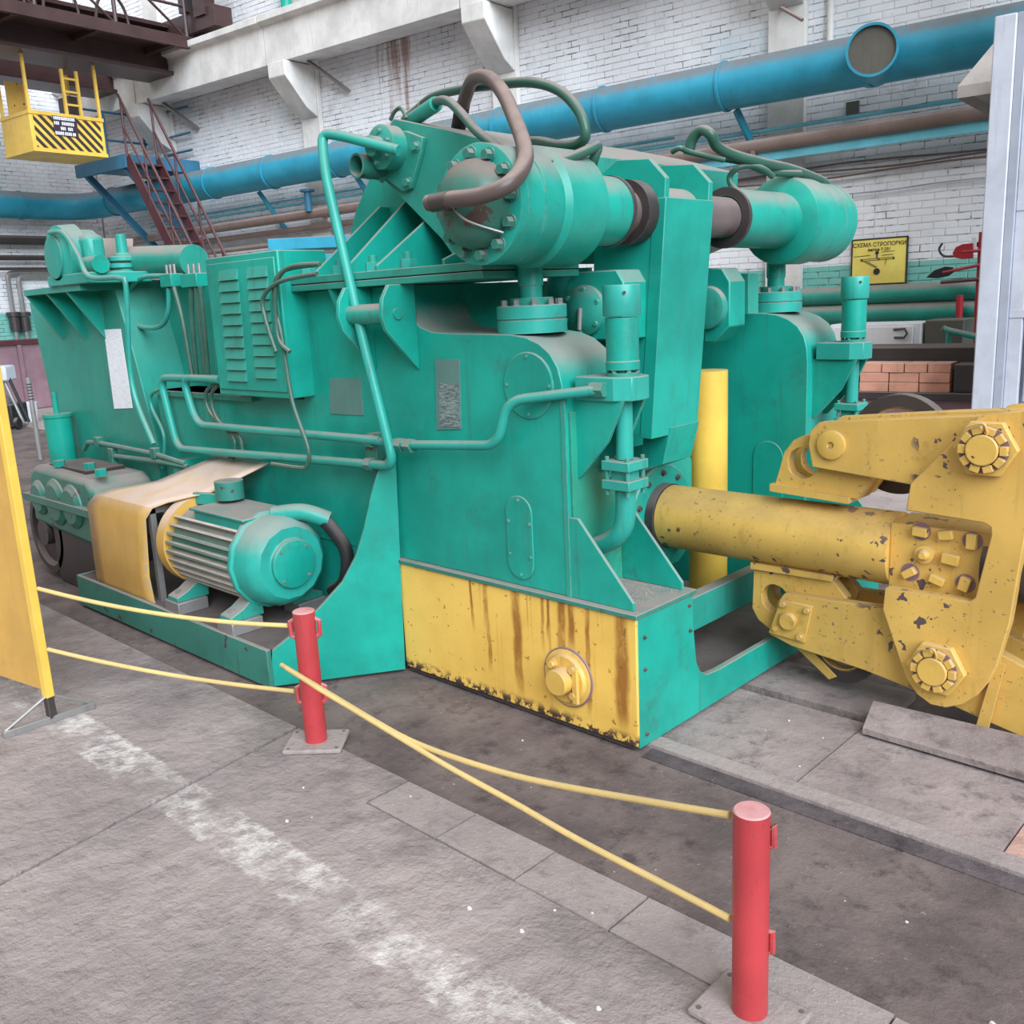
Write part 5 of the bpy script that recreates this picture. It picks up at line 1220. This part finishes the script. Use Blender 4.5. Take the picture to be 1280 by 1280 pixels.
def hgt_(b, py_):
    lo, hi = .1, 1.2
    for _ in range(40):
        m_ = (lo + hi) / 2
        if project(b + UZ * m_)[1] > py_: lo = m_
        else: hi = m_
    return m_
hh1, hh2 = hgt_(b1, 763), hgt_(b2, 1012)
r1 = 13.5 * project(b1)[2] / FPX; r2 = 22 * project(b2)[2] / FPX
p1 = post(b1, hh1, r1, 'red steel barrier post on a bolted base plate in front of the electric motor', 42)
p2 = post(b2, hh2, r2, 'scuffed red steel barrier post on the chequered cover plates by the dirt lane', 0)
RTH = V3(.72, .69, 0)                          # the hooks sit across the rope line
dirp = V3(b2.x - b1.x, b2.y - b1.y, 0).normalized(); nrm = V3(dirp.y, -dirp.x, 0)
def PP(x, y, off=0.): return hit(x, y, b1 + nrm * off, nrm)
lzs = (hgt_(b1, 786), hgt_(b1, 868))
for s_, lz in ((-1, lzs[0]), (1, lzs[0]), (-1, lzs[1]), (1, lzs[1])):
    obj('hook', MB().tube([b1 + RTH * s_ * r1 * .8 + UZ * (lz + .04), b1 + RTH * s_ * (r1 + .012) + UZ * (lz + .03), b1 + RTH * s_ * (r1 + .012) + UZ * (lz - .025), b1 + RTH * s_ * r1 * .8 + UZ * (lz - .035)], .009, 8, smooth=False), 'red', p1)
    obj('hook', MB().tube([b2 + V3(s_ * r2 * .7, .02, lz * .93 + .03), b2 + V3(s_ * (r2 + .002), .02, lz + .025), b2 + V3(s_ * (r2 + .002), .02, lz - .025), b2 + V3(s_ * r2 * .7, .02, lz - .03)], .008, 8, smooth=False), 'red', p2)
# yellow screen at the left
fb0 = PZ(66, 902); fb0.z = 0
scr = thing('safety_screen', fb0, 'yellow sheet safety screen on a grey steel foot', 'screen')
yaw = math.atan2(-.70, -1.0)
# direction of the sheet, read from its lower edge
pd = (PZ(10, 866, .2) - PZ(50, 880, .2)); pd.z = 0; pd.normalize()
def sp_(t, z, o=0): return fb0 + pd * t + V3(-pd.y, pd.x, 0) * o + UZ * z
zb0 = .13
obj('edge_tube', MB().beam(sp_(0, zb0 - .02), sp_(0, 2.1), .035, .035, pd), 'yellow_clean', scr, bevel=.003)
obj('edge_tube', MB().beam(sp_(1.9, zb0 - .02), sp_(1.9, 2.1), .035, .035, pd), 'yellow_clean', scr, bevel=.003)
obj('sheet', MB().obox((sp_(.02, zb0) + sp_(1.88, 2.08)) / 2, pd * .93, V3(-pd.y, pd.x, 0) * .003, UZ * .97), 'guard', scr)
obj('top_tube', MB().beam(sp_(0, 2.1), sp_(1.9, 2.1), .035, .035), 'yellow_clean', scr)
for tt in (0, 1.9):
    obj('foot_bar', MB().beam(sp_(tt, .014) + V3(0, -.19, 0), sp_(tt, .014) + V3(0, .17, 0), .03, .028), 'steel', scr, bevel=.002)
    obj('foot_stub', MB().beam(sp_(tt, .02), sp_(tt, zb0), .03, .03, pd), 'steel_dark', scr)
    for s_ in (-.18, .16): obj('foot_brace', MB().tube([sp_(tt, .025) + V3(0, s_, 0), sp_(tt, zb0 - .01)], .007, 6), 'steel', scr)
# yellow hose ropes strung between screen and posts
def rope(p3, label, r=.0085):
    o = obj('barrier_rope', MB().tube(p3, r, 10), 'hose_yellow'); return tag(o, label, 'rope', 'yellow barrier ropes')
e1 = b1 - RTH * (r1 + .024)
def span(p, q, sag, n=8): return [p.lerp(q, i / n) - UZ * sag * 4 * (i / n) * (1 - i / n) for i in range(n + 1)]
za1 = hgt_(e1, 782); za2 = hgt_(e1, 864)
rope(span(sp_(0, hgt_(fb0, 736)) + V3(.022, .02, 0), e1 + UZ * za1, .03), 'upper yellow rope from the yellow screen to the red post by the motor')
rope(span(sp_(0, hgt_(fb0, 812)) + V3(.022, .02, 0), e1 + UZ * za2, .02), 'lower yellow rope from the yellow screen to the red post by the motor')
up_ = [(352, 831), (372, 843), (395, 857), (430, 878), (470, 902), (510, 924), (560, 944), (630, 966), (700, 982), (800, 1000), (912, 1019)]
lo_ = [(358, 835), (380, 849), (400, 862), (440, 886), (480, 910), (560, 958), (640, 1002), (720, 1048), (820, 1100), (912, 1148)]
rope([PP(a, b, .066 if a < 430 else .05 - .04 * (a - 430) / 480) for a, b in up_], 'upper slack yellow rope between the two red posts')
rope([PP(a, b, .085 if a < 440 else .06 - .04 * (a - 440) / 480) for a, b in lo_], 'lower tight yellow rope between the two red posts')
